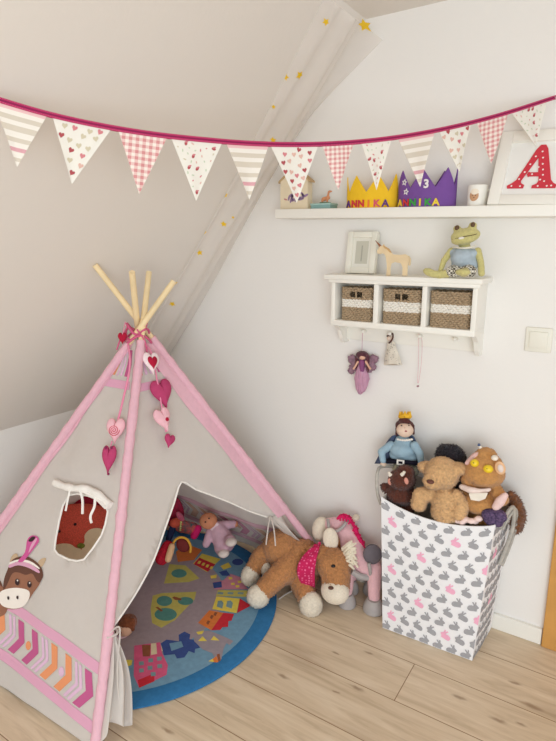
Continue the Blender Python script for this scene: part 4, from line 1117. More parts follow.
# ------------------------------------------------------------------ heart garlands on the teepee
h36 = heart2(36)
def heart_bm(c, n_, w_, h_, th, up=None, tilt=0.):
    n_ = n_.normalized(); up_ = V((0, 0, 1)) - n_ * n_.z; up_.normalize(); x_ = up_.cross(n_)
    up_, x_ = up_ * math.cos(tilt) - x_ * math.sin(tilt), x_ * math.cos(tilt) + up_ * math.sin(tilt)
    k = B(); K = 7; ringsets = []
    for side in (1, -1):
        rs = []
        for i in range(K):
            s_ = math.cos(i / (K) * PI / 2); z = math.sin(i / K * PI / 2) * th * side
            rs.append([c + x_ * (px_ * w_ / 2 * s_) + up_ * ((py_ * s_) * h_ / 2) + n_ * z for px_, py_ in h36])
        ringsets.append(rs)
    vs0 = [k.b.verts.new(p) for p in ringsets[0][0]]
    for side, rs in enumerate(ringsets):
        prev = vs0
        for r_ in rs[1:]:
            cur_ = [k.b.verts.new(p) for p in r_]
            for i in range(36): k.b.faces.new((prev[i], prev[(i + 1) % 36], cur_[(i + 1) % 36], cur_[i]))
            prev = cur_
        cc = k.b.verts.new(sum((v_.co for v_ in prev), V()) / 36)
        for i in range(36): k.b.faces.new((prev[i], prev[(i + 1) % 36], cc))
    bmesh.ops.recalc_face_normals(k.b, faces=k.b.faces)
    return k, x_, up_
pkh, dkh, rdh = cloth('pale_pink_felt', (236, 186, 196), .06), cloth('dark_pink_felt', (184, 70, 112), .08), cloth('deep_red_felt', (176, 34, 62), .08)
cordm = mat('pink_cord', (228, 140, 170), .8)
def hsz(p): return dep(p) / 556
t = thing('heart_garland', 'garland of a spiral heart and a pointed heart hanging left of the front pole', 'garland', tuple(on(PL, 130, 350, .03)))
c1, c2 = on(PL, 115.5, 431, .03), on(PL, 108.8, 460, .03); s_ = hsz(c1)
mk('cord', B().tube(smoothpts([A + V((-.01, -.04, -.05)), on(PL, 130, 365, .03), on(PL, 123, 400, .03), on(PL, 117, 424, .03)]), .0035, 6), cordm, t)
hn = (PL.n + (CP - c1).normalized() * 1.2); k, xx, uu = heart_bm(c1, hn, 19 * s_, 26 * s_, .018); hh = mk('heart', k, pkh, t)
hn.normalize(); sp = B().tube([c1 + hn * (.0185 - .9 * (.00045 * i) ** 2 * 8) + xx * math.cos(i * .42) * .00042 * i + uu * (math.sin(i * .42) * .00042 * i + .001) for i in range(2, 46)], .0012, 6); mk('spiral_stitching', sp, cloth('red_thread', (200, 80, 96)), hh)
mk('cord', B().tube([on(PL, 112, 441, .03), on(PL, 110, 449, .03)], .0022, 6), cordm, t)
k, _, _ = heart_bm(c2, hn, 14.5 * s_, 29 * s_, .014); mk('heart', k, dkh, t)
for x, y in ((105.6, 447.5), (111.4, 447.5), (108.3, 474)): mk('bead', B().ell(atD(x, y, dep(c2) - .004), .0045, sub=2), mat('plum_bead', (128, 36, 80), .5), t)
t = thing('heart_garland', 'garland of four mixed pink hearts hanging right of the front pole', 'garland', tuple(on(PR, 152, 352, .03)))
mk('cord', B().tube(smoothpts([A + V((.03, -.02, -.05)), on(PR, 151, 352, .025), on(PR, 158, 385, .03), on(PR, 162, 408, .03), on(PR, 166, 432, .03)]), .0028, 6), cordm, t)
c1 = on(PR, 151.7, 363.4, .034); s_ = hsz(c1)
k, xx, uu = heart_bm(c1, PR.n, 19 * s_, 23 * s_, .010, tilt=-.15); lace = mk('heart', k, cloth('white_lace', (240, 222, 224), .05), t); lace['label'] = 'white lace heart'
k, _, _ = heart_bm(c1 + PR.n * .006, PR.n, 11.5 * s_, 14 * s_, .010, tilt=-.15); mk('heart_patch', k, rdh, lace)
k, _, _ = heart_bm(on(PR, 162.5, 394, .02), PR.n, 25 * s_, 30 * s_, .017); mk('heart', k, dkh, t)
c3 = on(PR, 163.5, 420, .036)
k, _, _ = heart_bm(c3, PR.n, 19 * s_, 25 * s_, .014, tilt=.1); hh = mk('heart', k, pkh, t)
mk('button', B().ell(c3 + PR.n * .014 + xx * .006, (.007, .007, .004), Matrix((xx, uu, PR.n)).transposed()), rdh, hh)
k, _, _ = heart_bm(on(PR, 169.5, 441, .03), PR.n, 12 * s_, 14 * s_, .010, tilt=-.5); mk('heart', k, dkh, t)
c4 = atD(122.4, 338.5, dep(A) - .03)
t = thing('felt_heart', 'tiny deep red heart hanging where the poles cross', 'ornament', tuple(c4))
k, _, _ = heart_bm(c4, -FW, 9 * s_, 12 * s_, .009); mk('heart', k, rdh, t)
mk('cord', B().tube([c4 + V((0, 0, .01)), c4 + V((.02, .0, .06)), A + V((-.02, -.03, -.012))], .0014, 6), cordm, t)
#@@INSIDE
# ------------------------------------------------------------------ toys inside the teepee
# fox cushion behind the window
cc = atD(80, 541, 2.22); cn = (CP - cc).normalized()
cn = (cn + V((0, 0, .25))).normalized()
def cush(c, n_, rad, ry, th, roll=0.):
    """a stuffed cushion; returns mesh and the map from its face plane to its surface"""
    up_ = (V((0, 0, 1)) - n_ * n_.z).normalized(); x_ = up_.cross(n_)
    x_, up_ = x_ * math.cos(roll) + up_ * math.sin(roll), up_ * math.cos(roll) - x_ * math.sin(roll)
    def srf(a, b_, d_=0.):
        q_ = min(1, (a / rad)**2 + (b_ / ry)**2); return c + x_ * a + up_ * b_ + n_ * (th * (1 - q_) ** .5 + d_)
    k = B().ell(c, (rad, ry, th), Matrix((x_, up_, n_)).transposed(), sub=4)
    return k, srf, x_, up_
def inplane(c, n_, x_, up_, px, py):
    p = atP(px, py, c + n_ * .05, n_) - c; return p.dot(x_), p.dot(up_)
k, srf, x_, up_ = cush(cc, cn, .205, .15, .065, math.radians(-12))
fz_ = cc + V((0, 0, 0))
low = min(v_.co.z for v_ in k.b.verts); 
t = thing('fox_cushion', 'red orange fox cushion with beige cheeks seen through the teepee window', 'cushion', (cc.x, cc.y, low))
ck_m = mat('rust_dotted_cotton', (226, 96, 78), .9, var=.25, vs=220, bump=.2, bs=400)
mk('cushion_body', k, ck_m, t)
k = B()
def ip(cx, cy): return inplane(cc, cn, x_, up_, 40 + cx / 6.95, 470 + cy / 6.95)
for poly in ([(60, 640), (70, 560), (100, 530), (150, 516), (210, 520), (250, 545), (290, 560), (300, 640), (240, 700), (120, 690)],
             [(290, 560), (310, 500), (310, 460), (345, 420), (400, 408), (450, 425), (480, 480), (450, 600), (360, 690), (290, 690)]):
    k.decal([ip(*q_) for q_ in rnd(poly)], lambda a, b_: srf(a, b_, .0015), .02)
mk('cheeks', k, cloth('beige_cheek_cotton', (240, 218, 184), .05), t)
k = B(); nx, ny = ip(285, 532); k.ell(srf(nx, ny, .002), (.015, .010, .006), Matrix((x_, up_, cn)).transposed()); mk('nose', k, cloth('olive_nose_felt', (132, 138, 62)), t)
for q_ in ((135, 430), (245, 382)):
    nx, ny = ip(*q_); mk('eye', B().ell(srf(nx, ny, .001), (.006, .0055, .003), Matrix((x_, up_, cn)).transposed()), mat('dark_eye', (58, 28, 28), .5), t)
c2 = atD(98, 520, 2.33); k, _, _, _ = cush(c2, cn, .13, .15, .05, .3)
low = min(v_.co.z for v_ in k.b.verts)
t = thing('dotted_cushion', 'dark red dotted cushion leaning behind the fox cushion', 'cushion', (c2.x, c2.y, low))
mk('cushion_body', k, mat('crimson_dotted_cotton', (166, 28, 52), .9, var=.35, vs=260), t)

# lilac soft doll
f = Fr(155, 490, 5.56, D=2.50)
t = thing('soft_doll', 'soft doll in a lilac romper with an orange brown face lying on the rug', 'doll', tuple(atZ(222, 552, TZ)))
lil = cloth('lilac_velour', (206, 168, 182), .1); fc_ = cloth('tan_doll_face', (206, 138, 104), .08)
k = B(); k.limb([f(345, 220, .02), f(385, 290, .04)], f.r(48, 62)); k.limb([f(310, 225, .02), f(285, 300, .055)], f.r(26, 22)); k.limb([f(380, 195, .0), f(440, 190, .0)], f.r(26, 22))
k.limb([f(395, 290, .05), f(420, 285, .09)], f.r(38, 34)); k.limb([f(365, 320, .05), f(380, 345, .08)], f.r(38, 34))
mk('romper', k.fuse(.005, 4, .0008, 90), lil, t)
k = B().ell(f(297, 172, .03), f.r(50, 50, 44)); k.ell(f(285, 190, .055), f.r(22, 16, 12)); hd = mk('head', k.fuse(.004, 4), fc_, t)
mk('collar', B().limb([f(318, 215, .045), f(345, 190, .04)], f.r(12, 12)).fuse(.003, 2), cloth('pale_lilac_collar', (224, 200, 206)), t)
for q_ in ((280, 178), (300, 158)): mk('eye', B().ell(f(*q_, .074), f.r(5, 5, 4)), mat('dark_eye', (58, 28, 28), .5), hd)
for q_, d_ in (((424, 290), .115), ((382, 352), .10)): mk('foot', B().ell(f(*q_, d_), f.r(30, 32, 20)), cloth('cream_foot', (226, 212, 204)), t)
mk('hand', B().ell(f(444, 190, .0), f.r(20, 18, 18)), fc_, t)
# woven pattern doll
f = Fr(160, 495, 10.11, D=2.55)
t = thing('pattern_doll', 'colourful knitted toy with orange, black and magenta patches beside the lilac doll', 'plush toy', tuple(f(240, 420)))
mk('head', B().ell(f(160, 280, .01), f.r(60, 66, 46)).fuse(.004, 3), cloth('orange_knit', (206, 92, 72), .15), t)
k = B().limb([f(215, 315), f(330, 340)], f.r(66, 66)); k.fuse(.004, 4)
mk('knit_body', k, mat('multicolour_knit', (206, 84, 78), .9, vs=75, rgb2=(38, 92, 96)), t)
mk('hem', B().limb([f(385, 340, .012), f(345, 410, .02)], f.r(40, 40)).fuse(.004, 3), cloth('magenta_knit', (208, 40, 104)), t)
mk('yarn_hair', B().limb([f(185, 190, 0), f(215, 240, 0)], f.r(26, 36)).fuse(.004, 2, .002, 120), fur('pink_yarn', (196, 96, 120)), t)
k = B()
for i in range(5): k.ell(f(212 - 2 * i, 275 + 20 * i, .052), f.r(11, 9, 8), sub=2)
mk('beads', k, cloth('lime_bead', (206, 212, 130)), t)
mk('leg', B().limb([f(130, 330, .01), f(90, 440, .02)], f.r(36, 34)).fuse(.004, 3), cloth('navy_knit', (44, 52, 86), .2), t)
c_ = atD(178, 508, 2.62)
t = thing('berry_cushion', 'crimson patterned cushion standing behind the knitted toy', 'cushion', (c_.x, c_.y, c_.z - .1))
k = B().ell(c_ + V((-.03, 0, -.03)), (.06, .035, .085)); mk('cushion_body', k, mat('berry_print', (186, 40, 72), .9, vs=60, rgb2=(120, 30, 60)), t)
# doll with a yellow hood and red dress
t = thing('hooded_doll', 'doll with maroon face, yellow hood and red spotted dress on the rug', 'doll', tuple(atZ(172, 556, TZ)))
f = Fr(160, 495, 10.11, D=2.40)
mk('face', B().ell(f(232, 505, .02), f.r(66, 78, 40), f.R(35)).fuse(.004, 2), cloth('maroon_face', (112, 46, 44), .12), t)
mk('hood', B().tube(smoothpts([f(125, 520, .02), f(150, 460, .03), f(210, 428, .03), f(275, 450, .03), f(310, 520, .03), f(305, 580, .02)]), f.r(12), 10), cloth('mustard_hood', (212, 160, 62)), t)
mk('arm', B().limb([f(120, 520, .04), f(100, 590, .06), f(82, 650, .07)], f.r(34, 36, 34)).fuse(.004, 3), cloth('peach_arm', (228, 182, 140)), t)
k = B().limb([f(80, 520, .0), f(20, 640, .03)], f.r(62, 70)).fuse(.005, 3)
mk('dress', k, mat('red_spotted_dress', (184, 28, 50), .9, var=.3, vs=120), t)
# doll by the front pole
f = Fr(90, 590, 4.9, D=2.03)
t = thing('rag_doll', 'small rag doll with brown hair peeking out behind the tied flap', 'doll', tuple(atZ(122, 645, TZ)))
mk('head', B().ell(f(172, 190, .0), f.r(40, 38, 34)), cloth('peach_face', (222, 176, 148)), t)
k = B().ell(f(185, 160, -.012), f.r(44, 48, 38)); k.limb([f(205, 150, .0), f(210, 195, .01)], f.r(18, 10)); k.limb([f(150, 205, .02), f(128, 215, .02)], f.r(14, 10))
mk('hair', k.fuse(.004, 2, .002, 130), fur('chestnut_yarn', (136, 78, 50)), t)
mk('dress', B().limb([f(160, 225, -.01), f(130, 265, .0)], f.r(34, 40)).fuse(.004, 3), cloth('pale_pink_dress', (226, 190, 196)), t)
#@@PLUSH
# ------------------------------------------------------------------ plush horse lying on the floor
f = Fr(240, 510, 4.633, D=2.30)
tanm, crm = fur('caramel_plush', (194, 136, 88)), fur('cream_plush', (238, 226, 206), .1)
t = thing('plush_horse', 'big caramel plush horse with a magenta neckerchief lying on the rug edge', 'plush toy', tuple(atZ(300, 598)))
k = B()
k.ell(f(190, 170, -.02), f.r(82, 92, 80)); k.ell(f(235, 240, -.04), f.r(88, 110, 80)); k.ell(f(285, 215, .0), f.r(74, 100, 76)); k.ell(f(300, 300, -.02), f.r(64, 76, 66))
k.limb([f(320, 235, .02), f(390, 225, .07)], f.r(66, 62))                         # neck
k.ell(f(430, 245, .09), f.r(78, 78, 66)); k.limb([f(440, 270, .1), f(445, 350, .13)], f.r(72, 60))   # head
k.limb([f(150, 175, -.02), f(95, 215, -.02), f(60, 285, -.02)], f.r(46, 42, 42))  # hind leg, far
k.limb([f(175, 220, -.02), f(128, 262, -.03)], f.r(36, 26))
k.limb([f(230, 260, .05), f(170, 310, .09), f(110, 370, .11)], f.r(66, 50, 44))     # hind leg, near
k.limb([f(285, 340, .06), f(310, 400, .11)], f.r(52, 44))                          # foreleg
body = mk('body', k.fuse(.0055, 6, .0025, 75, hair=.005), tanm, t, ang=180)
for (x, y, d_), r_ in (((50, 300, -.012), (44, 52, 42)), ((124, 275, .0), (26, 36, 26)), ((84, 398, .12), (50, 50, 44)), ((328, 436, .13), (51, 56, 46))):
    mk('hoof', B().ell(f(x, y, d_), f.r(*r_), f.R(-25 if x < 100 else 0)).fuse(.005, 3, .001, 90, hair=.004), crm, t, ang=180)
mk('muzzle', B().ell(f(440, 375, .145), f.r(64, 56, 56)).fuse(.005, 4, .001, 90), crm, t)
mk('nostril', B().ell(f(421, 361, .198), f.r(12, 12, 5)), mat('brown_button', (104, 72, 60), .4), t)
mk('eye', B().ell(f(432, 259, .155), f.r(10, 10, 7)), mat('black_eye', (26, 20, 20), .15, spec=.6), t)
e = mk('ear', B().ell(f(420, 135, .075), f.r(36, 54, 16), f.R(8)).fuse(.004, 3), crm, t)
mk('ear', B().ell(f(462, 150, .02), f.r(26, 44, 14), f.R(-30)).fuse(.004, 3), tanm, t)
k = B(); rr = random.Random(5)
for i in range(34):
    a = rr.uniform(-1.9, .9); l_ = rr.uniform(44, 74); sx_, sy_ = 486 + rr.uniform(-14, 8), 205 + rr.uniform(-30, 44)
    k.tube(smoothpts([f(sx_, sy_, .10), f(sx_ + l_ * .5 * math.cos(a * .4), sy_ + l_ * .5 * math.sin(a), .13), f(sx_ + l_ * .8 * math.cos(a * .4), sy_ + l_ * math.sin(a) * .9 + 8, .125)], 4), f.r(5), 6)
mk('mane', k, fur('cream_yarn', (240, 230, 208), .1), t)
# neckerchief
sc = B(); g = []
nk0, nk1 = f(362, 170, .04), f(318, 345, .03)
for i in range(21):
    row = []
    for j in range(13):
        s_, q_ = i / 20, j / 12
        w_ = 14 + 70 * math.sin(PI * min(1, s_ * .8 + .08)) ** .8
        cx = 360 - 22 * s_ - 10 * math.sin(PI * s_) - (1 - q_) * w_ + 10; cy = 166 + 192 * s_ + (1 - q_) * 6
        bulge = .05 + .078 * math.sin(PI * (.12 + .7 * s_)) + .012 * q_ + .003 * math.sin(s_ * 20 + q_ * 4)
        row.append(sc.b.verts.new(f(cx, cy, bulge)))
    g.append(row)
for i in range(20):
    for j in range(12): sc.b.faces.new((g[i][j], g[i][j + 1], g[i + 1][j + 1], g[i + 1][j]))
sc.b.verts.ensure_lookup_table()
sm_ = bpy.data.materials.new('magenta_dotted_cotton'); sm_.use_nodes = True; N = sm_.node_tree.nodes; L = sm_.node_tree.links
tc = N.new('ShaderNodeTexCoord'); vo = N.new('ShaderNodeTexVoronoi'); vo.inputs['Scale'].default_value = 85; vo.inputs['Randomness'].default_value = .2
rp = N.new('ShaderNodeValToRGB'); rp.color_ramp.elements[0].position = .25; rp.color_ramp.elements[0].color = lin((232, 110, 156)); rp.color_ramp.elements[1].position = .38; rp.color_ramp.elements[1].color = lin((198, 24, 86))
L.new(tc.outputs['Object'], vo.inputs['Vector']); L.new(vo.outputs['Distance'], rp.inputs[0]); L.new(rp.outputs[0], N['Principled BSDF'].inputs['Base Color']); N['Principled BSDF'].inputs['Roughness'].default_value = .9
o = mk('neckerchief', sc, sm_, t); solid(o, .003)
mk('knot', B().ell(f(352, 168, .075), f.r(14, 10, 10)).ell(f(366, 160, .06), f.r(8, 14, 6), f.R(-20)), sm_, t)

# ------------------------------------------------------------------ pink toy horse standing by the wall
f = Fr(300, 500, 6.178, D=2.20)
pkp, gry = fur('pale_pink_plush', (236, 190, 196), .06), cloth('grey_felt', (176, 170, 168), .06)
t = thing('toy_horse', 'pale pink toy horse with grey saddle and magenta mane standing between plush horse and hamper', 'toy horse', tuple(atZ(366, 606)))
k = B(); k.ell(f(390, 385, -.04), f.r(108, 88, 70)); k.limb([f(340, 340, -.05), f(300, 210, -.07), f(250, 150, -.085)], f.r(86, 66, 54)); k.limb([f(250, 150, -.085), f(180, 155, -.105)], f.r(54, 48))
k.limb([f(458, 420, .0), f(458, 600, .02)], f.r(50, 38)); k.limb([f(300, 430, -.02), f(292, 560, -.01)], f.r(44, 36))
k.limb([f(455, 420, -.10), f(440, 560, -.10)], f.r(44, 36)); k.limb([f(320, 420, -.11), f(310, 560, -.11)], f.r(40, 34))
mk('body', k.fuse(.006, 6, .0006, 90), pkp, t)
mk('muzzle', B().ell(f(128, 178, -.11), f.r(56, 80, 52), f.R(-8)).fuse(.005, 3, .001, 90), crm, t)
for x, y, d_, l_ in ((455, 650, .02, .5), (292, 600, -.01, 0), (440, 590, -.10, 0), (308, 588, -.11, 0)):
    c_ = f(x, y, d_); k = B(); hr = f.r(66 if l_ else 56); gz = max(.0, c_.z - .028) if False else 0.
    pr_ = [(hr * .96, .002), (hr, .010), (hr * .9, .032), (hr * .62, .052)]
    rgs = [[k.b.verts.new((c_.x + r_ * math.cos(a), c_.y + r_ * math.sin(a), z)) for a in [2 * PI * j / 24 for j in range(24)]] for r_, z in pr_]
    for i in range(3):
        for j in range(24): k.b.faces.new((rgs[i][j], rgs[i][(j + 1) % 24], rgs[i + 1][(j + 1) % 24], rgs[i + 1][j]))
    k.b.faces.new(rgs[0][::-1]); k.b.faces.new(rgs[-1]); mk('hoof', k, gry, t)
mk('bridle', B().tube(smoothpts([f(172, 122, -.07), f(178, 160, -.045), f(180, 190, -.05), f(215, 196, -.04), f(260, 170, -.03), f(288, 130, -.04), f(296, 100, -.06)]), f.r(10), 8), gry, t)
k = B(); rr = random.Random(9)
for i in range(60):
    s_ = i / 59; p = smoothpts([(248, 95, 0), (300, 98, 0), (350, 170, 0), (378, 240, 0), (395, 265, 0)], 15)[int(s_ * 59)]
    k.tube([f(p.x + rr.uniform(-8, 6), p.y + rr.uniform(-6, 6), -.045), f(p.x + rr.uniform(-22, 4), p.y + rr.uniform(0, 22), -.03), f(p.x + rr.uniform(-16, 10), p.y + rr.uniform(14, 38), -.03)], f.r(6), 6)
mk('mane', k, cloth('magenta_yarn', (214, 40, 100), .15), t)
k = B().ell(f(448, 335, .018), f.r(60, 64, 26), f.R(0)); mk('saddle', k.fuse(.005, 3), cloth('dark_grey_felt', (112, 106, 112), .08), t)
mk('girth', B().tube(smoothpts([f(425, 390, .038), f(432, 430, .036), f(436, 465, .015)]), f.r(11), 8), gry, t)
mk('belly_band', B().tube(smoothpts([f(320, 440, .015), f(370, 470, .012), f(430, 480, .01)]), f.r(20), 8), gry, t)
mk('forelock', B().ell(f(345, 110, -.08), f.r(24, 34, 20)).fuse(.004, 2, .001, 120), crm, t)
#@@HAMPER
# ------------------------------------------------------------------ hamper
HB = dict(FL=V((-.664, 1.742, .002)), FR=V((-.338, 1.750, .002)), BR=V((-.322, 1.958, .002)), BL=V((-.655, 1.958, .002)))
HT = dict(FL=V((-.692, 1.742, .525)), FR=V((-.304, 1.747, .525)), BR=V((-.288, 1.968, .532)), BL=V((-.69, 1.968, .545)))
hmp = thing('toy_hamper', 'tall white fabric hamper with grey and pink rabbits full of soft toys', 'hamper', (-.495, 1.85, .002))
def face(a, b_, u_, v_, d_=0.):
    p = HB[a].lerp(HB[b_], u_).lerp(HT[a].lerp(HT[b_], u_), v_)
    nn_ = (HB[b_] - HB[a]).cross(HT[a] - HB[a]).normalized()
    sag = (.040 if a == 'FL' else .012) * math.sin(PI * u_) ** .8 * v_ ** 2
    return p - V((0, 0, sag)) + nn_ * (d_ + .007 * math.sin(PI * u_) * math.sin(PI * v_) + .0022 * noise.noise(p * 9) * math.sin(PI * u_))
fab = cloth('white_hamper_cotton', (240, 240, 242), .015); rgm = [fab, cloth('rabbit_grey', (166, 166, 170), .04), cloth('rabbit_pink', (242, 178, 204), .04), cloth('hamper_lining', (206, 198, 188), .04)]
k = B()
NU, NV = 24, 30
for a, b_ in (('FL', 'FR'), ('FR', 'BR'), ('BR', 'BL'), ('BL', 'FL')):
    for d_, mi in ((0, 0), (-.004, 3)):
        g = [[k.b.verts.new(face(a, b_, j / NU, i / NV, d_)) for j in range(NU + 1)] for i in range(NV + 1)]
        for i in range(NV):
            for j in range(NU):
                q_ = (g[i][j], g[i][j + 1], g[i + 1][j + 1], g[i + 1][j]); fc = k.b.faces.new(q_ if d_ == 0 else q_[::-1]); fc.material_index = mi
        if d_ == 0: top_o = g[-1]
        else:
            for j in range(NU): k.b.faces.new((top_o[j], top_o[j + 1], g[-1][j + 1], g[-1][j]))
k.b.faces.new([k.b.verts.new(HB[q_]) for q_ in ('BL', 'BR', 'FR', 'FL')])
rab = [(-.52, -.30), (-.62, -.12), (-.58, .10), (-.42, .24), (-.18, .30), (.02, .26), (.10, .34), (-.08, .62), (-.06, .72), (.06, .70), (.20, .46), (.24, .70), (.32, .76), (.38, .66), (.36, .42), (.48, .30), (.62, .16), (.62, .04), (.48, -.04),
       (.40, -.16), (.44, -.30), (.30, -.34), (.0, -.34), (-.3, -.36)]
rab = [(x * 1.0, (y - .1) * 1.12) for x, y in rab]
def put_rabbits(a, b_, Wd, cols, rows, pinks, off0=0.):
    for r_ in range(rows):
        v0 = .955 - .0925 * r_
        for c_ in range(cols):
            u0 = .04 + .148 * c_ + (.074 if r_ % 2 else 0) + off0 + .012 * r_ * 0
            if u0 > 1.02: continue
            k.mi = 2 if (r_, c_) in pinks else 1
            flip = -1 if r_ % 2 else 1; rot_ = (-.30 if r_ % 2 else .12)
            sc_ = .030
            w_here = (HB[b_] - HB[a]).length * (1 - v0) + (HT[b_] - HT[a]).length * v0
            pts = []
            for x, y in rab:
                x *= flip; X = x * math.cos(rot_) - y * math.sin(rot_); Y = x * math.sin(rot_) + y * math.cos(rot_)
                pts.append((min(.998, max(.002, u0 + X * sc_ / w_here)), min(.985, max(.006, v0 + Y * sc_ / .525))))
            if max(p[0] for p in pts) - min(p[0] for p in pts) < .02: continue
            k.decal(pts, lambda X, Y: face(a, b_, X, Y, .0014), .06)
put_rabbits('FL', 'FR', .36, 8, 11, {(1, 0), (1, 4), (3, 2), (3, 6), (5, 0), (5, 4), (7, 2), (7, 6), (9, 0), (9, 4)})
put_rabbits('FR', 'BR', .22, 5, 11, {(2, 1), (6, 2)}, .02)
mk('fabric_body', k, rgm, hmp)
rope = cloth('grey_cotton_rope', (184, 180, 172), .15)
f = Fr(370, 405, 6.74, D=2.05)
mk('handle', B().tube(smoothpts([f(74, 668, .0), f(52, 600, .012), f(46, 520, .012), f(52, 450, .0), f(80, 414, -.04), (-.70, 1.90, .575), (-.697, 1.915, .50)], 8), .0062, 8), rope, hmp)
f = Fr(480, 460, 7.316, D=1.93)
hx = [V((-.297, 1.79, .50)), V((-.283, 1.80, .545)), V((-.270, 1.845, .555)), V((-.268, 1.86, .48)), V((-.282, 1.86, .40)), V((-.296, 1.84, .34))]
mk('handle', B().tube(smoothpts(hx, 8), .0065, 8).tube(smoothpts([p + V((.004, .03, -.02)) for p in hx], 8), .0055, 8), rope, hmp)
#@@TOYS
# ------------------------------------------------------------------ toys in the hamper
# prince
f = Fr(370, 405, 6.7375, Y=1.90)
t = thing('prince_doll', 'cloth prince doll with a yellow crown, blue shirt and dark cape', 'doll', tuple(f(220, 520)))
blu, nav = cloth('dusty_blue_knit', (156, 184, 200), .08), cloth('slate_cape', (84, 98, 126), .1)
k = B(); g = []
for i in range(17):
    row = []
    for j in range(13):
        s_, q_ = i / 16, j / 12; xl_, xr_ = 150 - 118 * s_ ** .8, 290 + 78 * s_ ** .8
        row.append(k.b.verts.new(f(xl_ + (xr_ - xl_) * q_, 210 + 185 * s_ - 20 * math.sin(PI * q_) * (1 - s_), -.018 + .006 * math.sin(q_ * 14))))
    g.append(row)
for i in range(16):
    for j in range(12): k.b.faces.new((g[i][j], g[i][j + 1], g[i + 1][j + 1], g[i + 1][j]))
o = mk('cape', k, nav, t); solid(o, .004)
k = B(); k.ell(f(220, 300), f.r(92, 74, 56)); k.ell(f(222, 345), f.r(98, 44, 56)); k.ell(f(225, 245), f.r(60, 26, 40)); mk('shirt', k.fuse(.005, 5, .0008, 60), blu, t)
k = B().ell(f(240, 435), f.r(94, 62, 52)); mk('breeches', k.fuse(.005, 3), mat('brocade_breeches', (206, 196, 160), .9, vs=110, rgb2=(120, 128, 130)), t)
mk('belt', B().tube([f(222 + 102 * math.sin(a), 384 + 8 * math.sin(a), 62 * f.u * math.cos(a)) for a in [2 * PI * i / 32 for i in range(33)]], f.r(15), 8, cap=False, flat=.35 if False else None), cloth('black_belt', (34, 32, 44)), t)
k = B(); 
k.prism([(180, 366), (232, 372), (230, 408), (178, 402)], lambda a, c_, d_: f(a, c_, .0385 + d_), .006, holes=[[(192, 378), (220, 381), (218, 398), (190, 394)]]); mk('buckle', k, mat('white_buckle', (232, 230, 224), .5), t, smooth=False)
mk('arm', B().limb([f(142, 270, .01), f(76, 315, .02), f(88, 375, .03)], f.r(30, 26, 22)).fuse(.004, 3), blu, t)
mk('arm', B().limb([f(300, 272, .01), f(336, 330, .01), f(345, 392, .01)], f.r(30, 26, 22)).fuse(.004, 3), blu, t)
mk('hand', B().ell(f(90, 400, .032), f.r(22, 24, 16)), cloth('prince_skin', (232, 206, 186)), t)
hd = mk('head', B().ell(f(236, 168, .015), f.r(56, 60, 48)).fuse(.004, 2), cloth('prince_skin', (232, 206, 186)), t)
k = B().ell(f(234, 140, -.012), f.r(64, 54, 44)); k.ell(f(234, 108, .012), f.r(44, 18, 24)); k.limb([f(184, 140, .004), f(178, 205, .004)], f.r(14, 9)); k.limb([f(288, 140, .004), f(293, 196, .004)], f.r(13, 9)); mk('hair', k.fuse(.004, 3, .001, 120), fur('brown_felt_hair', (92, 54, 50)), hd)
for x, d_ in ((212, .04), (262, .038)): mk('eye', B().ell(f(x, 138, d_), f.r(4.5, 4.5, 4)), mat('dark_eye', (58, 28, 28), .5), hd)
mk('mouth', B().ell(f(241, 176, .043), f.r(9, 6, 5)), mat('rose_mouth', (150, 64, 66), .6), hd)
mk('nose', B().ell(f(238, 158, .044), f.r(7, 7, 6)), cloth('prince_skin', (232, 206, 186)), hd)
k = B(); k.tube([f(236 + 32 * math.sin(a), 78 - 4 * math.cos(a), .006 + .020 * math.cos(a)) for a in [2 * PI * i / 24 for i in range(25)]], f.r(14), 8, cap=False)
for a in [2 * PI * i / 5 for i in range(5)]: k.tube([f(236 + 32 * math.sin(a), 70, .006 + .020 * math.cos(a)), f(236 + 36 * math.sin(a), 42, .006 + .022 * math.cos(a))], [f.r(14), f.r(3)], 8)
mk('crown', k, cloth('gold_felt', (232, 182, 58)), t)
k = B()
for i in range(7): k.ell(f(190 + 15 * i, 232 + 6 * math.sin(i * PI / 6), .036 - .0008 * (i - 3) ** 2), f.r(10, 9, 7), sub=2)
mk('ruff_collar', k, cloth('white_binding', (240, 236, 230)), t)
# dark brown monster plush
f = Fr(370, 405, 6.7375, Y=1.825)
t = thing('horned_plush', 'dark brown plush monster with small white horns in front of the prince doll', 'plush toy', tuple(f(205, 640)))
brm = fur('dark_brown_plush', (104, 60, 48), .25)
k = B(); k.ell(f(215, 500), f.r(88, 92, 66)); k.ell(f(205, 600), f.r(104, 110, 62)); k.ell(f(240, 450, -.01), f.r(60, 50, 44)); k.limb([f(125, 560, .0), f(98, 552, .01)], f.r(30, 28)); k.ell(f(215, 680), f.r(90, 60, 50))
mk('body', k.fuse(.0045, 5, .002, 90, hair=.005), brm, t, ang=180)
for pts in ([(212, 472), (226, 460), (232, 446)], [(142, 478), (132, 465), (126, 450)]): mk('horn', B().tube(smoothpts([f(*q_, .03) for q_ in pts], 4), [f.r(13)] * 4 + [f.r(10)] * 4 + [f.r(4)], 8), mat('ivory_horn', (236, 228, 214), .6), t)
for x, y, d_ in ((245, 512, .044), (134, 518, .036)): mk('ear', B().ell(f(x, y, d_), f.r(15, 24, 8), f.R(15)), cloth('pink_ear', (222, 156, 140)), t)
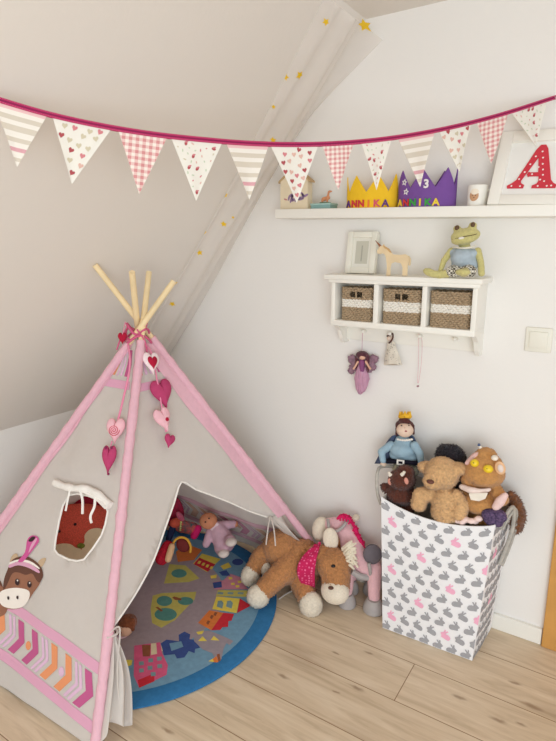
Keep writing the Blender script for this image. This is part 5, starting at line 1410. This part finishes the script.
# teddy
f = Fr(365, 400, 3.27, Y=1.80)
t = thing('teddy_bear', 'light brown teddy bear sitting in the middle of the hamper', 'plush toy', tuple(f(265, 400)))
ted = fur('light_brown_plush', (224, 180, 130), .2)
k = B(); k.ell(f(252, 238), f.r(53, 55, 50)); k.ell(f(222, 264, .035), f.r(30, 26, 28)); k.ell(f(199, 218, -.01), f.r(25, 29, 17)); k.ell(f(306, 224, -.01), f.r(28, 31, 17))
k.ell(f(264, 325), f.r(44, 50, 44)); k.ell(f(266, 365, .01), f.r(48, 44, 44)); k.limb([f(222, 305, .01), f(182, 310, .03), f(176, 338, .035)], f.r(23, 25, 26)); k.limb([f(300, 312, .01), f(318, 345, .02), f(308, 372, .03)], f.r(21, 23, 23)); k.ell(f(262, 430, -.01), f.r(44, 50, 34))
mk('body', k.fuse(.0045, 5, .002, 85, hair=.0042), ted, t, ang=180)
mk('nose', B().ell(f(214, 267, .062), f.r(12, 9.5, 7)), mat('brown_nose', (104, 66, 56), .4), t)
for pts, d_ in (([(205, 245), (212, 247), (219, 244)], .042), ([(230, 241), (238, 243), (246, 240)], .052)): mk('eye', B().tube(smoothpts([f(*q_, d_) for q_ in pts], 4), .0018, 6), mat('brown_stitch', (112, 76, 58), .8), t)
# black haired toy
t = thing('dark_plush', 'black shaggy plush toy peeking out behind the teddy bear', 'plush toy', tuple(f(285, 260)))
f = Fr(365, 400, 3.27, Y=1.90)
k = B().ell(f(282, 190), f.r(42, 38, 40)); k.ell(f(262, 175), f.r(26, 24, 30)); k.limb([f(285, 220), f(285, 330)], f.r(38, 40))
for i in range(40):
    a = random.uniform(PI, 2 * PI); k.limb([f(280 + 34 * math.cos(a), 190 + 30 * math.sin(a), random.uniform(-.02, .02)), f(280 + 46 * math.cos(a), 190 + 42 * math.sin(a), random.uniform(-.03, .03))], f.r(5, 3), sub=1)
mk('body', k.fuse(.004, 2, .002, 120, hair=.007, share=.8), fur('black_shag', (54, 49, 56), .3), t, ang=180)
# tan monster
f = Fr(440, 430, 6.178, Y=1.835)
t = thing('beaked_plush', 'orange brown plush monster with round yellow eyes and a white mouth', 'plush toy', tuple(f(260, 580)))
orm = fur('ochre_plush', (204, 150, 92), .16)
k = B(); k.ell(f(270, 262), f.r(122, 118, 84)); k.ell(f(278, 215), f.r(104, 100, 78)); k.ell(f(285, 165), f.r(66, 54, 58)); k.ell(f(205, 310, .015), f.r(74, 54, 66)); k.ell(f(255, 440), f.r(118, 120, 76)); k.ell(f(250, 540, -.01), f.r(100, 80, 56))
k.limb([f(150, 400, .01), f(135, 470, .03)], f.r(38, 34)); k.limb([f(350, 380, .01), f(385, 430, .03)], f.r(42, 38))
bod = mk('body', k.fuse(.0045, 6, .0015, 90, hair=.0025), orm, t, ang=180)
for (x, y, d_), r_ in (((214, 204, .050), 25), ((298, 240, .058), 28)):
    e = mk('eye', B().ell(f(x, y, d_), f.r(r_, r_, 24)), mat('yellow_eye', (236, 204, 40), .35, spec=.5), t)
    mk('pupil', B().ell(f(x - 7, y - 1, d_ + 23 * f.u), f.r(4, 4, 3)), mat('black_eye', (26, 20, 20), .15), e)
k = B().limb([f(134, 350, .045), f(190, 372, .060), f(250, 380, .058), f(306, 368, .046)], f.r(18, 22, 18, 12)); mk('mouth', k.fuse(.004, 3), cloth('blush_white_felt', (236, 218, 210), .05), t)
mk('tooth', B().prism([(178, 392), (296, 388), (280, 425), (240, 440), (190, 432)], lambda a, c_, d_: f(a, c_, .066 + d_), .006), cloth('ivory_felt', (238, 230, 216)), t)
e = mk('ear', B().ell(f(372, 235, .055), f.r(30, 40, 12), f.R(15)), cloth('peach_ear', (232, 190, 150)), t); mk('ear_patch', B().ell(f(374, 238, .066), f.r(16, 24, 6), f.R(15)), cloth('cream_foot', (226, 212, 204)), e)
k = B().limb([f(165, 205, .03), f(215, 160, .02), f(248, 138, .01)], f.r(14, 20, 10)); mk('ear', k.fuse(.004, 3), cloth('rosy_ear', (222, 184, 178)), t)
mk('horn', B().limb([f(262, 130, .0), f(245, 102, .0)], f.r(16, 9)).fuse(.003, 2), mat('ivory_horn', (236, 228, 214), .6), t)
mk('horn_tip', B().ell(f(241, 92, .0), f.r(9, 12, 8)), cloth('blue_tip', (84, 100, 134)), t)
mk('horn', B().ell(f(338, 172, .05), f.r(20, 24, 16)), mat('ivory_horn', (236, 228, 214), .6), t)
mk('hand', B().limb([f(402, 405, .045), f(372, 440, .055), f(345, 475, .06)], f.r(20, 30, 24)).fuse(.004, 3), cloth('rosy_hand', (234, 204, 198)), t)
# cloths at the rim
f = Fr(440, 430, 6.178, Y=1.775)
k = B().limb([f(300, 520), f(370, 530)], f.r(42, 44)); k.ell(f(330, 560), f.r(60, 42, 34)); k.fuse(.005, 3, .004, 40)
o = mk('patterned_cloth', k, mat('navy_flower_print', (112, 90, 124), .9, vs=150, rgb2=(50, 44, 74)), loc=tuple(f(330, 560))); tag(o, 'crumpled navy flowered cloth below the white paw of the yellow-eyed plush', 'cloth')
f = Fr(440, 430, 6.178, Y=1.765)
k = B()
for i in range(6): k.ell(f(110 + 26 * i, 560 + 9 * math.sin(i * 2.2), .004 * math.sin(i * 3)), f.r(24, 26 + 4 * math.sin(i), 20))
k.fuse(.0045, 3, .003, 60)
o = mk('ruffled_cloth', k, cloth('blush_ruffle', (240, 214, 208), .05), loc=tuple(f(170, 560))); tag(o, 'crumpled white and pink ruffled cloth at the hamper rim right of the teddy', 'cloth')
# brown plush tail over the right rim
f = Fr(480, 460, 7.316, Y=1.90)
k = B().limb([f(225, 250, .0), f(262, 310, -.005), f(285, 400, -.005), f(268, 480, -.005), f(255, 505, -.005)], f.r(22, 36, 46, 40, 24))
o = mk('plush_tail', k.fuse(.0045, 3, .004, 80, hair=.009, share=.8), fur('russet_plush', (140, 90, 58), .3), loc=tuple(f(225, 250)), ang=180); tag(o, 'shaggy brown plush tail hanging over the right rim of the hamper', 'plush toy')
#@@LIGHT
# ------------------------------------------------------------------ light
w = bpy.data.worlds.new('world'); S.world = w; w.use_nodes = True
bg = w.node_tree.nodes["Background"]; bg.inputs[0].default_value = (.925, .96, 1.0, 1); bg.inputs[1].default_value = .9
def area(name, loc, target, sx_, sy_, en, col):
    l_ = bpy.data.lights.new(name, 'AREA'); l_.shape = 'RECTANGLE'; l_.size = sx_; l_.size_y = sy_; l_.energy = en; l_.color = col
    o_ = bpy.data.objects.new(name, l_); COL.objects.link(o_); o_.location = loc
    o_.rotation_euler = (V(target) - V(loc)).to_track_quat('-Z', 'Y').to_euler(); return o_
area('roof_window_daylight', (-1.12, -.55, 1.82), (-.45, 1.6, .55), .8, 1.1, 5, (.95, .98, 1.0))
area('added_front_fill', (1.0, -1.2, 1.0), (-1.0, 1.7, .6), 1.8, 1.4, 48, (.88, .95, 1.0))  # added fill lamp from right behind the camera; no known window stands there
S.cycles.diffuse_bounces = 8; S.cycles.max_bounces = 14
S.view_settings.view_transform = 'Standard'; S.view_settings.look = 'None'; S.view_settings.gamma = 1
S.view_settings.exposure = -0.05
try: S.view_settings.use_curve_mapping = False
except Exception: pass
